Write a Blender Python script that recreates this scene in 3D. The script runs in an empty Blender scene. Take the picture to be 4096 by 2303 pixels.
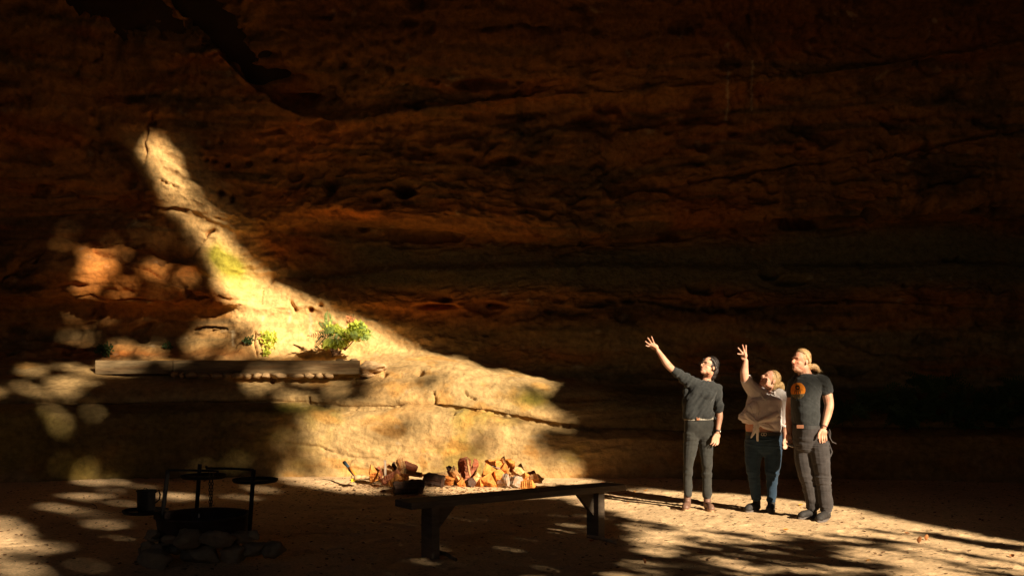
import bpy, bmesh, math, random
import numpy as np
from mathutils import Vector, Matrix, noise as mn, geometry
from mathutils.bvhtree import BVHTree
random.seed(7); rng = np.random.default_rng(11)
scene = bpy.context.scene
COL = scene.collection
# ------------------------------------------------------------ camera geometry
F = 995.6; CX = 512.0; HY = 372.5; H = 1.5          # picture units: 1024 wide
def pt(x, y, D):                                     # 1024-wide picture point at depth D
    return Vector(((x-CX)/F*D, D, H-(y-HY)/F*D))
def pg(x, y): return pt(x, y, H*F/(y-HY))            # picture point on level ground
AZ = math.radians(140); EL = math.radians(24)
SUN_H = Vector((-math.sin(AZ), -math.cos(AZ), 0))    # horizontal travel of the light
DIR = (SUN_H*math.cos(EL) + Vector((0, 0, -math.sin(EL)))).normalized()
E1 = Vector((SUN_H.y, -SUN_H.x, 0)).normalized()
E2 = DIR.cross(E1).normalized()
if E2.z < 0: E2 = -E2
def from_uv(u, v, T): return E1*u + E2*v - DIR*T
# ------------------------------------------------------------ helpers
def tag(o, label=None, cat=None, group=None, kind=None):
    if label: o['label'] = label
    if cat: o['category'] = cat
    if group: o['group'] = group
    if kind: o['kind'] = kind
    return o
def empty(name, loc, label, cat, group=None):
    o = bpy.data.objects.new(name, None); COL.objects.link(o); o.location = loc
    o.empty_display_size = 0.1
    return tag(o, label, cat, group)
def link(name, me, mat=None, parent=None, smooth=True):
    if mat:
        me.materials.clear(); me.materials.append(mat)
    if smooth: me.polygons.foreach_set('use_smooth', [True]*len(me.polygons))
    o = bpy.data.objects.new(name, me); COL.objects.link(o)
    if parent: o.parent = parent
    return o
def np_mesh(name, V, Fq):
    V = np.asarray(V, dtype=np.float32); Fq = np.asarray(Fq, dtype=np.int32)
    me = bpy.data.meshes.new(name); k = Fq.shape[1]
    me.vertices.add(len(V)); me.vertices.foreach_set('co', V.ravel())
    me.loops.add(Fq.size); me.loops.foreach_set('vertex_index', Fq.ravel())
    me.polygons.add(len(Fq)); me.polygons.foreach_set('loop_start', np.arange(0, Fq.size, k, dtype=np.int32))
    me.update(calc_edges=True); me.validate()
    return me
def set_col(me, C, name='tone'):
    a = me.color_attributes.new(name, 'FLOAT_COLOR', 'POINT')
    C = np.concatenate([np.asarray(C, dtype=np.float32), np.ones((len(C), 1), np.float32)], 1)
    a.data.foreach_set('color', C.ravel())
def get_v(me):
    a = np.empty(len(me.vertices)*3, np.float32); me.vertices.foreach_get('co', a); return a.reshape(-1, 3)
# vectorised gradient noise
_perm = rng.permutation(256).astype(np.int64); _perm = np.concatenate([_perm, _perm, _perm])
_g = rng.normal(size=(256, 3)); _g /= np.linalg.norm(_g, axis=1)[:, None]
def gn(P):
    P = np.asarray(P, dtype=np.float64); I = np.floor(P).astype(np.int64); f = P-I; I &= 255
    w = f*f*f*(f*(f*6-15)+10); out = 0
    for dx in (0, 1):
        for dy in (0, 1):
            for dz in (0, 1):
                h = _perm[_perm[_perm[(I[:, 0]+dx) & 255]+((I[:, 1]+dy) & 255)]+((I[:, 2]+dz) & 255)] & 255
                d = f-np.array([dx, dy, dz]); g = (_g[h]*d).sum(1)
                wt = (w[:, 0] if dx else 1-w[:, 0])*(w[:, 1] if dy else 1-w[:, 1])*(w[:, 2] if dz else 1-w[:, 2])
                out = out+g*wt
    return out*1.6
def fbm(P, sc, oct=4, off=0.0, gain=.5):
    sc = np.array(sc, dtype=np.float64); a = 1; s = 0; n = 0
    for i in range(oct):
        s = s+a*gn(P*sc+off+17.3*i); n += a; a *= gain; sc = sc*2.03
    return s/n
def sst(a, b, x):
    t = np.clip((x-a)/(b-a), 0, 1); return t*t*(3-2*t)
# ------------------------------------------------------------ materials
def mat(name, color=(.5, .5, .5), rough=.8, metal=0, spec=.3, var=0.0, vscale=8, bump=0.0, bscale=20, attr=None,
        stretch=None, transl=0.0, sheen=0.0, bdist=.02, hue=None):
    m = bpy.data.materials.new(name); m.use_nodes = True; nt = m.node_tree; N = nt.nodes; L = nt.links
    b = N['Principled BSDF']; b.inputs['Roughness'].default_value = rough; b.inputs['Metallic'].default_value = metal
    b.inputs['Specular IOR Level'].default_value = spec
    if sheen: b.inputs['Sheen Weight'].default_value = sheen
    tc = N.new('ShaderNodeTexCoord'); mp = N.new('ShaderNodeMapping'); L.new(tc.outputs['Object'], mp.inputs['Vector'])
    if stretch: mp.inputs['Scale'].default_value = stretch
    if attr:
        at = N.new('ShaderNodeAttribute'); at.attribute_name = attr; src = at.outputs['Color']
    else:
        rg = N.new('ShaderNodeRGB'); rg.outputs[0].default_value = (*color, 1); src = rg.outputs[0]
    if var:
        nz = N.new('ShaderNodeTexNoise'); nz.inputs['Scale'].default_value = vscale; nz.inputs['Detail'].default_value = 8
        nz.inputs['Roughness'].default_value = .65; L.new(mp.outputs[0], nz.inputs['Vector'])
        mr = N.new('ShaderNodeMapRange'); mr.inputs[1].default_value = .3; mr.inputs[2].default_value = .7
        mr.inputs[3].default_value = 1-var; mr.inputs[4].default_value = 1+var; L.new(nz.outputs[0], mr.inputs[0])
        mx = N.new('ShaderNodeMix'); mx.data_type = 'RGBA'; mx.blend_type = 'MULTIPLY'; mx.inputs[0].default_value = 1
        L.new(src, mx.inputs[6]); L.new(mr.outputs[0], mx.inputs[7]); src = mx.outputs[2]
        if hue:
            nz2 = N.new('ShaderNodeTexNoise'); nz2.inputs['Scale'].default_value = vscale*.37; nz2.inputs['Detail'].default_value = 5
            L.new(mp.outputs[0], nz2.inputs['Vector'])
            m2 = N.new('ShaderNodeMapRange'); m2.inputs[1].default_value = .45; m2.inputs[2].default_value = .65; L.new(nz2.outputs[0], m2.inputs[0])
            mx2 = N.new('ShaderNodeMix'); mx2.data_type = 'RGBA'; mx2.blend_type = 'MULTIPLY'
            L.new(m2.outputs[0], mx2.inputs[0]); L.new(src, mx2.inputs[6]); mx2.inputs[7].default_value = (*hue, 1); src = mx2.outputs[2]
    L.new(src, b.inputs['Base Color'])
    if bump:
        nb = N.new('ShaderNodeTexNoise'); nb.inputs['Scale'].default_value = bscale; nb.inputs['Detail'].default_value = 10
        nb.inputs['Roughness'].default_value = .7; L.new(mp.outputs[0], nb.inputs['Vector'])
        bp = N.new('ShaderNodeBump'); bp.inputs['Strength'].default_value = bump; bp.inputs['Distance'].default_value = bdist
        L.new(nb.outputs[0], bp.inputs['Height']); L.new(bp.outputs[0], b.inputs['Normal'])
    if transl:
        tr = N.new('ShaderNodeBsdfTranslucent'); L.new(src, tr.inputs['Color']); ms = N.new('ShaderNodeMixShader')
        ms.inputs[0].default_value = transl; L.new(b.outputs[0], ms.inputs[1]); L.new(tr.outputs[0], ms.inputs[2])
        L.new(ms.outputs[0], N['Material Output'].inputs['Surface'])
    return m
# ------------------------------------------------------------ cave wall
xs_in = np.arange(-16, 1041, 1.3)
XS = np.concatenate([np.arange(-560, -16, 9), xs_in, np.arange(1041, 1620, 9)])
def cur(pts, x=XS):
    p = np.array(pts, float); return np.interp(x, p[:, 0], p[:, 1])
base = cur([(-560, 8.5), (-250, 11.5), (0, 13.5), (120, 14.1), (300, 14.4), (540, 14.25), (830, 14.0), (1024, 13.6), (1250, 11.8), (1620, 9)])
lowtop = cur([(-560, 400), (0, 402), (60, 403), (120, 404), (190, 402), (250, 402), (309, 402), (346, 407), (400, 406), (443, 405), (494, 411), (545, 422), (598, 428), (700, 430), (830, 427), (1024, 427), (1620, 430)])
crest = cur([(-560, 380), (0, 378), (97, 378.5), (360, 377), (385, 372), (405, 367), (450, 363), (475, 366), (500, 373), (550, 383), (600, 391), (700, 398), (830, 403), (1024, 404), (1620, 404)])
lback = cur([(-560, 360), (0, 360), (97, 359), (360, 356), (400, 350), (440, 351), (452, 354), (471, 357), (520, 369), (554, 377), (600, 383), (700, 387), (830, 388), (1024, 386), (1620, 384)])
over = cur([(-560, 190), (0, 181), (43, 190), (70, 194), (110, 204), (155, 210), (190, 213), (230, 232), (260, 236), (310, 224), (400, 228), (500, 234), (560, 240), (620, 236), (700, 227), (760, 227), (800, 218), (900, 216), (960, 214), (1024, 222), (1620, 225)])
bulT = cur([(-560, 250), (0, 244), (52, 240), (104, 247), (147, 254), (173, 262), (218, 278), (238, 290), (260, 285), (400, 268), (1620, 268)])
bulB = cur([(-560, 305), (60, 300), (120, 306), (200, 306), (236, 304), (260, 310), (330, 306), (450, 303), (560, 305), (700, 300), (1620, 300)])
foot = cur([(-560, 332), (230, 334), (330, 334), (420, 330), (560, 345), (700, 350), (1620, 345)])
ceil = cur([(-560, -330), (0, -190), (120, -60), (165, -5), (200, 30), (235, 66), (265, 92), (300, 112), (340, 118), (420, 106), (520, 95), (640, 88), (800, 74), (900, 60), (1024, 40), (1620, -30)])
m1 = cur([(-560, 1), (222, 1), (250, 0), (1620, 0)])          # left rock mass weight
ml = cur([(-560, 1), (275, 1), (335, 0), (1620, 0)])          # weight of the left mass at the overhang
wr_ = cur([(-560, 0), (160, .5), (200, 1), (300, .9), (420, .25), (620, .15), (1620, .3)])
keys = [
 (HY+F*1.9/base, base, 4),
 (0.5*(HY+F*1.5/base)+.5*lowtop, base+.10, 50),
 (lowtop+9, base+.20, 30),
 (lowtop+1.2, base+.42, 8),
 (lowtop, base+.58, 3),
 (lowtop-1.2, base+.52, 3),
 (lowtop-6, base+.50, 7),
 (0.5*(lowtop+crest)-2, base+.62, 20),
 (crest, base+1.0, 22),
 (lback, base+1.95+0*m1, 28),
 (foot, base+2.15+.25*m1, 36),
 (bulB+6, base+2.25+.05*m1, 20),
 (bulB-2, base+2.22-.34*m1, 10),
 (0.5*(bulB+bulT), base+2.3-.50*m1, 26),
 (bulT, base+2.4-.38*m1, 22),
 (bulT-5, base+2.5-.24*m1, 7),
 (over+5, base+2.65-.36*ml, 40),
 (over+1, base+2.55-.27*ml, 6),
 (over-1, base+2.1+.11*ml, 6),
 (over-16, base+1.95+.12*ml, 14),
 (0.55*over+.45*ceil, base+2.05-.05*ml, 46),
 (ceil+14, base+2.0-.2*ml, 40),
 (ceil+3, base+1.75-.2*m1, 12),
 (ceil-4, base+1.75+.30*wr_, 8),
 (ceil-30, base+1.6+.2*wr_, 24),
 (np.minimum(ceil-80, -40), base+.75, 50),
 (np.minimum(ceil-180, -200), base-.6, 20),
 (np.minimum(ceil-300, -420), base-2.2, 12)]
rows_y = []; rows_d = []
for i in range(len(keys)-1):
    y0, d0, n = keys[i]; y1, d1, _ = keys[i+1]; n = max(keys[i+1][2], 2)
    for k in range(n):
        t = k/n; rows_y.append(y0*(1-t)+y1*t); rows_d.append(d0*(1-t)+d1*t)
RY = np.array(rows_y); RD = np.array(rows_d)
def smooth_rows(A, it):
    for _ in range(it): A[1:-1] = .25*A[:-2]+.5*A[1:-1]+.25*A[2:]
    return A
for _ in range(2):
    RD = smooth_rows(RD, 3); RY = smooth_rows(RY, 2)
for A in (RY, RD):
    for _ in range(24): A[:, 1:-1] = .25*A[:, :-2]+.5*A[:, 1:-1]+.25*A[:, 2:]
nr, nc = RY.shape
XX = np.broadcast_to(XS, RY.shape)
PW = np.stack([(XX-CX)/F*RD, RD, H-(RY-HY)/F*RD], -1)
def grid_normals(P):
    du = np.gradient(P, axis=1); dv = np.gradient(P, axis=0); n = np.cross(du, dv)
    n /= np.linalg.norm(n, axis=2)[..., None]+1e-9
    return n*np.where(n[..., 1:2] > 0, -1, 1)
Nn = grid_normals(PW)
for _ in range(14):                                  # broad normals keep the relief from fluting on steep steps
    Nn[1:-1] = (Nn[:-2]+Nn[1:-1]+Nn[2:])/3; Nn[:, 1:-1] = (Nn[:, :-2]+Nn[:, 1:-1]+Nn[:, 2:])/3
Nn /= np.linalg.norm(Nn, axis=2)[..., None]
fl = PW.reshape(-1, 3)
warp = np.stack([fbm(fl, (.35, .35, .35), 3, 5.1), fbm(fl, (.35, .35, .35), 3, 45.1), fbm(fl, (.3, .3, .5), 3, 91.7)], 1)
wf = fl+warp*np.array([1.0, .6, .22])
big = fbm(wf, (.32, .3, .55), 3, 3.3)
med = fbm(wf, (.9, .9, 2.0), 4, 8.8)
strata = fbm(wf, (.35, .3, 5.5), 4, 21.0, .6)
fine = fbm(fl, (4.5, 4.5, 7), 4, 33.0, .6)
rid = 1-np.abs(fbm(wf, (1.1, 1.1, 2.2), 3, 61.0))*2.2
yy = RY.ravel(); xx = XX.ravel()
smoothband = sst(0, 25, yy-np.repeat(over[None], nr, 0).ravel())*sst(0, 20, 298-yy)*sst(290, 380, xx)   # worn smooth slope
pale0 = sst(0, 14, xx-(150+(yy-130)*.62-46))*sst(70, 0, xx-(150+(yy-130)*1.35+20))*sst(120, 150, yy)*(yy < 365)
lower = sst(-8, 6, yy-np.repeat(lback[None], nr, 0).ravel())
rough_w = (1-.92*smoothband)*(1-.55*lower)*(1-.55*pale0)
pocket = sst(.62, .95, fbm(wf, (1.6, 1.5, 3.2), 3, 77.0)*1.5+.35)*rough_w*(1-lower)
disp = .15*big*(1-.6*lower)+.06*med*rough_w+.024*strata*(1-.5*lower)*(1-.85*smoothband)+.020*fine*(.35+.65*rough_w)+.05*np.maximum(rid-.55, 0)*rough_w-.10*pocket
flake = fbm(wf, (2.2, 2.2, 3.6), 4, 131.0, .6); chip = fbm(wf, (6, 6, 10), 3, 171.0, .6); disp += .006*np.tanh(9*(chip-.08))*(1-.8*smoothband)*(1-.65*lower)
disp += .032*np.tanh(6*(flake-.12))*(1-.82*lower)*(1-.7*smoothband)*(1-.5*pale0)
lowrock = fbm(wf, (1.2, 1.0, 1.8), 4, 141.0)
disp += lower*(.004*np.tanh(10*(flake-.05))+.022*lowrock+.010*fbm(wf, (.8, .8, 9), 3, 161.0)+.012*np.abs(fbm(wf, (3, 3, 4), 3, 151.0)))
# pits and cavities: x, y, rx, ry, depth
pits = [(404, 188, 9, 6, .5), (374, 197, 6, 4, .3), (385, 203, 5, 4, .25), (444, 298, 8, 4, .4), (437, 306, 16, 2.5, .35), (494, 305, 8, 3, .3), (330, 186, 7, 8, .35),
 (800, 223, 18, 5, .42), (871, 213, 8, 5, .28), (736, 132, 6, 3, .35), (771, 272, 9, 6, .35), (790, 280, 14, 4, .3), (958, 261, 4, 4, .3), (945, 262, 3, 3, .2), (702, 288, 11, 5, .3), (672, 238, 14, 3, .25),
 (320, 304, 2.4, 2.4, .25), (310, 309, 2.4, 2.4, .25), (206, 159, 2.2, 2, .2), (220, 141, 2.5, 1.5, .2), (214, 160, 3, 2, .2), (227, 164, 2.5, 2, .2), (248, 163, 3, 2.5, .2), (219, 192, 3, 4, .25), (231, 198, 2.5, 3.5, .2),
 (275, 160, 3, 2, .2), (130, 180, 6, 9, .25), (273, 380, 2, 2, .1), (420, 373, 4, 3, .22), (384, 374, 3, 2, .15), (454, 424-10, 1.5, 1.5, .08), (505, 160, 16, 4, .3), (590, 120, 20, 5, .3), (480, 84, 26, 5, .3),
 (270, 76, 22, 6, .35), (300, 100, 26, 6, .4), (560, 300, 6, 2.5, .2), (600, 304, 5, 3, .2), (628, 300, 6, 3, .22), (905, 285, 3, 2, .2), (918, 286, 3, 2, .2), (850, 300, 5, 3, .2), (980, 210, 6, 3, .2), (1000, 212, 10, 4, .3),
 (860, 262, 3, 2, .15)]
for (a, b, rx, ry, dd) in pits:
    r = ((xx-a)/rx)**2+((yy-b)/ry)**2; disp -= dd*.8*np.exp(-np.clip(r*1.1+.5*fine, 0, 20)**1.5)*(r < 9)
# cracks: polylines, half width in picture units, depth
cracks = [([(152, 112), (147, 125), (144, 142), (146, 152), (143, 163)], .8, .10), ([(160, 179), (168, 184), (176, 186)], 1.1, .10), ([(255, 332), (254, 343), (257, 355)], .9, .08), ([(290, 299), (293, 304), (295, 311)], 1.2, .12),
 ([(205, 234), (212, 230)], 1.3, .2), ([(205, 235), (199, 246), (192, 258)], .7, .06), ([(219, 297), (226, 300), (234, 299)], 1.4, .16), ([(195, 330), (210, 327), (226, 328), (213, 331)], 1.2, .14), ([(0, 180), (44, 189), (70, 193), (110, 203), (155, 209), (186, 212)], 1.3, .14),
 ([(309, 396), (310, 403), (330, 407), (350, 409), (400, 407)], .9, .1), ([(438, 405), (460, 407), (478, 411), (495, 413), (520, 417), (560, 424), (600, 429)], 1.1, .18), ([(434, 392), (436, 400), (435, 404)], .9, .08), ([(465, 391), (468, 396), (475, 398)], .8, .07),
 ([(95, 252), (105, 255), (118, 258), (125, 263), (140, 266), (150, 270), (160, 276), (166, 271), (178, 268)], 1.2, .14), ([(75, 300), (90, 296), (110, 302), (140, 300), (170, 306)], 1.3, .12), ([(0, 104), (20, 100), (30, 96)], 1.2, .12), ([(75, 76), (80, 66), (95, 62), (102, 55)], .9, .08),
 ([(0, 282), (20, 265), (45, 250), (35, 262)], 1, .1), ([(470, 30), (520, 26), (560, 30)], 1, .12), ([(640, 300), (700, 310), (780, 304), (860, 300), (960, 305)], 1.0, .1), ([(770, 330), (860, 326), (1000, 330)], .9, .1), ([(870, 160), (960, 140), (1024, 128)], 1.3, .14),
 ([(690, 180), (760, 168), (830, 160)], 1.2, .1), ([(260, 300), (262, 286), (278, 276)], .8, .05), ([(285, 442), (320, 447), (350, 456), (375, 458), (395, 452)], .8, .05), ([(355, 458), (345, 468), (385, 470), (410, 478)], .7, .04)]
def crack_field():
    tot = np.zeros(len(xx))
    jx = xx+1.6*fine; jy = yy+3.0*fine
    for pl, w, dd in cracks:
        p = np.array(pl, float); lo = p.min(0)-8; hi = p.max(0)+8
        s = (xx > lo[0]) & (xx < hi[0]) & (yy > lo[1]) & (yy < hi[1])
        best = np.full(s.sum(), 1e9); X = jx[s]; Y = jy[s]
        for k in range(len(p)-1):
            a, b = p[k], p[k+1]; ab = b-a; t = np.clip(((X-a[0])*ab[0]+(Y-a[1])*ab[1])/(ab@ab), 0, 1)
            best = np.minimum(best, (X-a[0]-ab[0]*t)**2+(Y-a[1]-ab[1]*t)**2)
        tot[s] += dd*np.exp(-best/(w*w))
    return tot
cf = crack_field(); disp -= cf
edge = sst(-560, -480, xx)*sst(1620, 1540, xx)
PWd = PW+Nn*(disp*edge).reshape(nr, nc)[..., None]
Vw = PWd.reshape(-1, 3)
ii = np.arange(nr*nc).reshape(nr, nc)
Fw = np.stack([ii[:-1, :-1], ii[:-1, 1:], ii[1:, 1:], ii[1:, :-1]], -1).reshape(-1, 4)
me_wall = np_mesh('cave_wall', Vw, Fw)
# mineral colour zones, with the tone of sunlit areas painted in
def mixc(A, B, t): return A*(1-t)[:, None]+np.array(B)*t[:, None]
ones = np.ones(len(xx))
C = np.tile(np.array([.40, .20, .065]), (len(xx), 1))                       # iron-rich sandstone
n1 = fbm(wf, (.5, .5, 1.4), 4, 201.0); n2 = fbm(wf, (.35, .3, 4.0), 4, 221.0, .6); n3 = fbm(wf, (1.6, 1.6, 2.6), 4, 241.0)
C = mixc(C, (.42, .15, .04), sst(.0, .35, n1)*.8)
C = mixc(C, (.13, .105, .06), sst(.0, .30, n2)*.75)
C = mixc(C, (.10, .075, .045), sst(.08, .4, -n1+.4*n3)*.65)
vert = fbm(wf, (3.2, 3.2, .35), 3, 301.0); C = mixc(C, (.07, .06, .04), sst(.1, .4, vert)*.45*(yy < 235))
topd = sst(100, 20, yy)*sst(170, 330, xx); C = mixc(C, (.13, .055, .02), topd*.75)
C = mixc(C, (.15, .125, .07), smoothband*.93)
C = mixc(C, (.22, .14, .05), smoothband*sst(.05, .4, n3)*.6)
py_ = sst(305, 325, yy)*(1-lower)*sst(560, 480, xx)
slab = np.interp(yy, [130, 152, 200, 254, 278, 299, 315, 327, 345], [162, 172, 202, 244, 268, 308, 340, 384, 430])   # right edge of the sunlit shaft, limits its painted tone
pale = sst(0, 14, xx-(150+(yy-130)*.62-40))*sst(42, 4, xx-slab+14*n1+10*n3)*sst(120, 150, yy)*(yy < 365)   # sunlit shaft painted into the rock colour as a paler tone
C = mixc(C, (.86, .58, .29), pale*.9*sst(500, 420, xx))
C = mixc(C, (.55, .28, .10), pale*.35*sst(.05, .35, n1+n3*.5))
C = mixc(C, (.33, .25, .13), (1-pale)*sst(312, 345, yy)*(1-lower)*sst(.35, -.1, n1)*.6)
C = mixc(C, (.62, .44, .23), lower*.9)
C = mixc(C, (.62, .35, .13), lower*sst(.1, .4, n1)*.45)
grn = fbm(wf, (.8, .8, 1.0), 4, 401.0)
lowface = sst(-2, 4, yy-np.repeat(lowtop[None], nr, 0).ravel())
C = mixc(C, (.40, .30, .075), lowface*sst(-.10, .25, grn+.25*n3)*.75)
C = mixc(C, (.66, .34, .09), lower*sst(.12, .3, fbm(wf, (1.3, 1.3, 2.2), 4, 611.0))*.55)
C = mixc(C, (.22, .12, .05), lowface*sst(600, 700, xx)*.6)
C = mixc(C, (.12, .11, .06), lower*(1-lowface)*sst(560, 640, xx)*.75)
moss = np.exp(-(((xx-228)/22)**2+((yy-262-(xx-228)*.6)/15)**2))+np.exp(-(((xx-215)/8)**2+((yy-243)/12)**2))*.6
C = mixc(C, (.34, .33, .04), np.clip(moss*1.3*(.6+1.2*grn), 0, .92))
moss2 = np.exp(-(((xx-532)/20)**2+((yy-398)/9)**2))+np.exp(-(((xx-275)/30)**2+((yy-410)/4)**2))
C = mixc(C, (.20, .19, .03), np.clip(moss2*1.1*(.6+grn), 0, .85))
C = mixc(C, (.50, .36, .06), (xx < 140)*np.clip(np.exp(-(((xx-75)/30)**2+((yy-468)/14)**2)), 0, .8))
orl = np.exp(-(((xx-445)/70)**2+((yy-306)/13)**2))+np.exp(-(((xx-360)/60)**2+((yy-213)/9)**2))+np.exp(-(((xx-300)/60)**2+((yy-135)/16)**2))+np.exp(-(((xx-120)/70)**2+((yy-285)/30)**2))
C = mixc(C, (.52, .20, .045), np.clip(orl*(.85+.6*n3), 0, .9)*(1-pale))
wht = sst(.28, .45, fbm(wf, (5, 5, 6), 4, 501.0))*sst(.0, .25, n3)
C = mixc(C, (.5, .42, .32), wht*.45)
for (a, b0_, b1) in [(310, 312, 334), (269+20, 310, 322), (262, 314, 320), (233, 330, 345), (752, 60, 110), (727, 70, 120)]:
    C = mixc(C, (.66, .56, .42), np.exp(-((xx-a-1.2*fine*3)/1.1)**2)*(yy > b0_)*(yy < b1)*.75)
C = mixc(C, (.05, .04, .03), np.clip(pocket, 0, 1)*.35)
low_dark = lowface*sst(305, 235, xx+25*n3)*sst(20, 60, xx+40*n1)  # darker left part of the lower face
C = mixc(C, (.15, .115, .05), low_dark*.68)
C *= (1+(.30*fine+.18*strata)*(1-.6*smoothband))[:, None]
litz = np.clip(pale*1.3+lower*sst(620, 560, xx)+sst(0, 6, yy-np.repeat(bulT[None], nr, 0).ravel())*(xx < 260)*.5, 0, 1)  # sunlit rock gets its own colour gain, apart from shaded rock
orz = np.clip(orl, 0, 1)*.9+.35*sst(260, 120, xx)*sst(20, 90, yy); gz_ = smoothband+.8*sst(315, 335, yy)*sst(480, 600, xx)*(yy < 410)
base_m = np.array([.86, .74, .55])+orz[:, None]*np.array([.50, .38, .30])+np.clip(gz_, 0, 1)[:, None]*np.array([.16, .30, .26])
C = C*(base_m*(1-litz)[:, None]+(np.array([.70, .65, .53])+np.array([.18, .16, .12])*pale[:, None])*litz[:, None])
C = np.clip(C, .008, .8)
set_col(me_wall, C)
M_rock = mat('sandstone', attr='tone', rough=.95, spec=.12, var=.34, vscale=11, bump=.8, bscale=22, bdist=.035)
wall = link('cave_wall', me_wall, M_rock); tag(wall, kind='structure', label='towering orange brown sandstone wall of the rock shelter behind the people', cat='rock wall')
# ------------------------------------------------------------ ground
gx = np.concatenate([np.linspace(-60, -9.2, 20), np.arange(-9, 9.01, .03), np.linspace(9.2, 60, 20)])
gyv = np.concatenate([np.linspace(-60, 4.8, 40), np.arange(5, 9.5, .025), np.arange(9.5, 17.0, .035), np.linspace(17.2, 40, 8)])
GX, GY = np.meshgrid(gx, gyv); g = np.stack([GX.ravel(), GY.ravel(), 0*GX.ravel()], 1)
gz = .022*fbm(g, (.7, .7, 1), 3, 2.2)+.011*fbm(g, (4, 4, 1), 4, 9.2, .6)
gz += .005*fbm(g, (11, 11, 1), 3, 24.0); fp = fbm(g, (3.4, 3.4, 1), 2, 72.0); gz -= .015*sst(.12, .30, fp)-.008*sst(.08, .16, fp); gz += .004*fbm(g, (22, 22, 1), 2, 14.0)
gz *= sst(3, 5.5, g[:, 1])
def hump(cx, cy, rx, ry, h): return h*np.exp(-(((g[:, 0]-cx)/rx)**2+((g[:, 1]-cy)/ry)**2))
gz += hump(-1.1, 12.75, .9, .22, .05)+hump(-2.2, 13.6, .8, .4, .06)+hump(.1, 12.9, .8, .22, .02)
gz += np.maximum(-(g[:, 1]+14), 0)*.22                                       # unseen bank behind the viewer, added to block low sky light
G = g.copy(); G[:, 2] = gz
ny, nx = GX.shape; ig = np.arange(nx*ny).reshape(ny, nx)
me_g = np_mesh('ground', G, np.stack([ig[:-1, :-1], ig[:-1, 1:], ig[1:, 1:], ig[1:, :-1]], -1).reshape(-1, 4))
gc = np.tile(np.array([.76, .52, .285]), (len(G), 1))
k1 = fbm(g, (.6, .6, 1), 4, 5.5); k2 = fbm(g, (7, 7, 1), 4, 6.5, .65)
gc = mixc(gc, (.60, .40, .22), sst(-.1, .4, k1)*.6); gc = mixc(gc, (.20, .12, .06), sst(.15, .5, k2)*.55)
gc *= (1+.25*k2)[:, None]
set_col(me_g, np.clip(gc, .02, .8))
M_sand = mat('sand', attr='tone', rough=.97, spec=.1, var=.30, vscale=45, bump=.5, bscale=60, bdist=.012)
ground = link('ground', me_g, M_sand); tag(ground, kind='structure', label='trodden pale sand floor of the shelter with leaf litter', cat='ground')
bvh = BVHTree.FromPolygons([tuple(v) for v in np.concatenate([Vw, G]).tolist()],
      np.concatenate([Fw, np.stack([ig[:-1, :-1], ig[:-1, 1:], ig[1:, 1:], ig[1:, :-1]], -1).reshape(-1, 4)+len(Vw)]).tolist())
CAM = Vector((0, 0, H))
def hit(x, y):                                    # picture point -> point on wall or ground
    r = bvh.ray_cast(CAM, (pt(x, y, 1)-CAM).normalized()); return r[0]
def uv(p): return (p.dot(E1), p.dot(E2))
def gh(x, y):
    r = bvh.ray_cast(Vector((x, y, 1.2)), Vector((0, 0, -1)), 3); return r[0].z if r[0] else 0.0
# ------------------------------------------------------------ cave roof, added slab cut to shape the sunlight, trees outside
def sheet(name, f, nu, nv, label, th=None, amp=.35, mt=None):
    P = np.array([f(i/(nu-1), j/(nv-1)) for j in range(nv) for i in range(nu)], float)
    d = fbm(P, (.22, .22, .3), 4, 700.0)*amp; P[:, 2] += d; P[:, 1] += d*.5
    ix = np.arange(nu*nv).reshape(nv, nu)
    me = np_mesh(name, P, np.stack([ix[:-1, :-1], ix[:-1, 1:], ix[1:, 1:], ix[1:, :-1]], -1).reshape(-1, 4))
    o = link(name, me, mt); tag(o, kind='structure', label=label, cat='rock'); return o
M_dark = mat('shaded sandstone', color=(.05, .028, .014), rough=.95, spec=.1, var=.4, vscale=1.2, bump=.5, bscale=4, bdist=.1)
# roof climbs from the back wall to the lip of the overhang
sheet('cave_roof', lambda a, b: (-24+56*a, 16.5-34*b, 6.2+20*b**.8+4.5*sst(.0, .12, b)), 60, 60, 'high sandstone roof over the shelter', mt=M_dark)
sheet('cave_side', lambda a, b: (-15+2*a, 16-34*a, -1+30*b), 40, 30, 'unseen left end wall of the shelter, closing off sky light', mt=M_dark)  # unseen end walls keep sky light out
sheet('cave_side', lambda a, b: (26+2*a, 18-34*a, -1+30*b), 40, 30, 'unseen right end wall of the shelter, closing off sky light', mt=M_dark)
# outline of the opening, where its edge of shade falls on wall and floor
edge_px = [(1200, 585), (1100, 560), (1024, 543), (955, 529), (904, 520), (880, 516), (834, 504), (804, 500.5), (778, 498), (741, 494), (679, 491), (641, 486), (606, 483),
 (590, 478), (578, 466), (562, 452), (560, 438), (570, 428), (560, 414), (543, 404), (545, 395), (553, 384), (556, 381), (546, 379), (532, 376), (520, 373), (512, 370), (500, 371), (484, 368), (474, 362), (462, 357), (450, 357), (436, 354), (420, 350), (404, 346), (392, 340), (381, 333), (372, 326),
 (352, 320), (330, 314), (317, 306), (302, 299), (287, 292), (272, 286), (262, 275), (250, 264), (238, 254), (224, 238), (212, 225), (202, 212), (198, 200), (190, 188), (181, 174), (176, 162), (168, 152), (162, 142), (154, 136.5), (148, 136), (144, 141), (138, 152), (120, 150), (60, 162), (0, 165), (-60, 170)]
T_LIP = 15.5
poly = []
for (x, y) in edge_px:
    h = hit(x, y)
    if h is not None: poly.append(uv(h))
poly = [(13, -6), (11, -3)]+poly+[(2, 9), (-1, 6.5), (-3, 2), (-4, -6)]
print('opening', [(round(a, 1), round(b, 1)) for a, b in poly][::6])
jag = []
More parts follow.
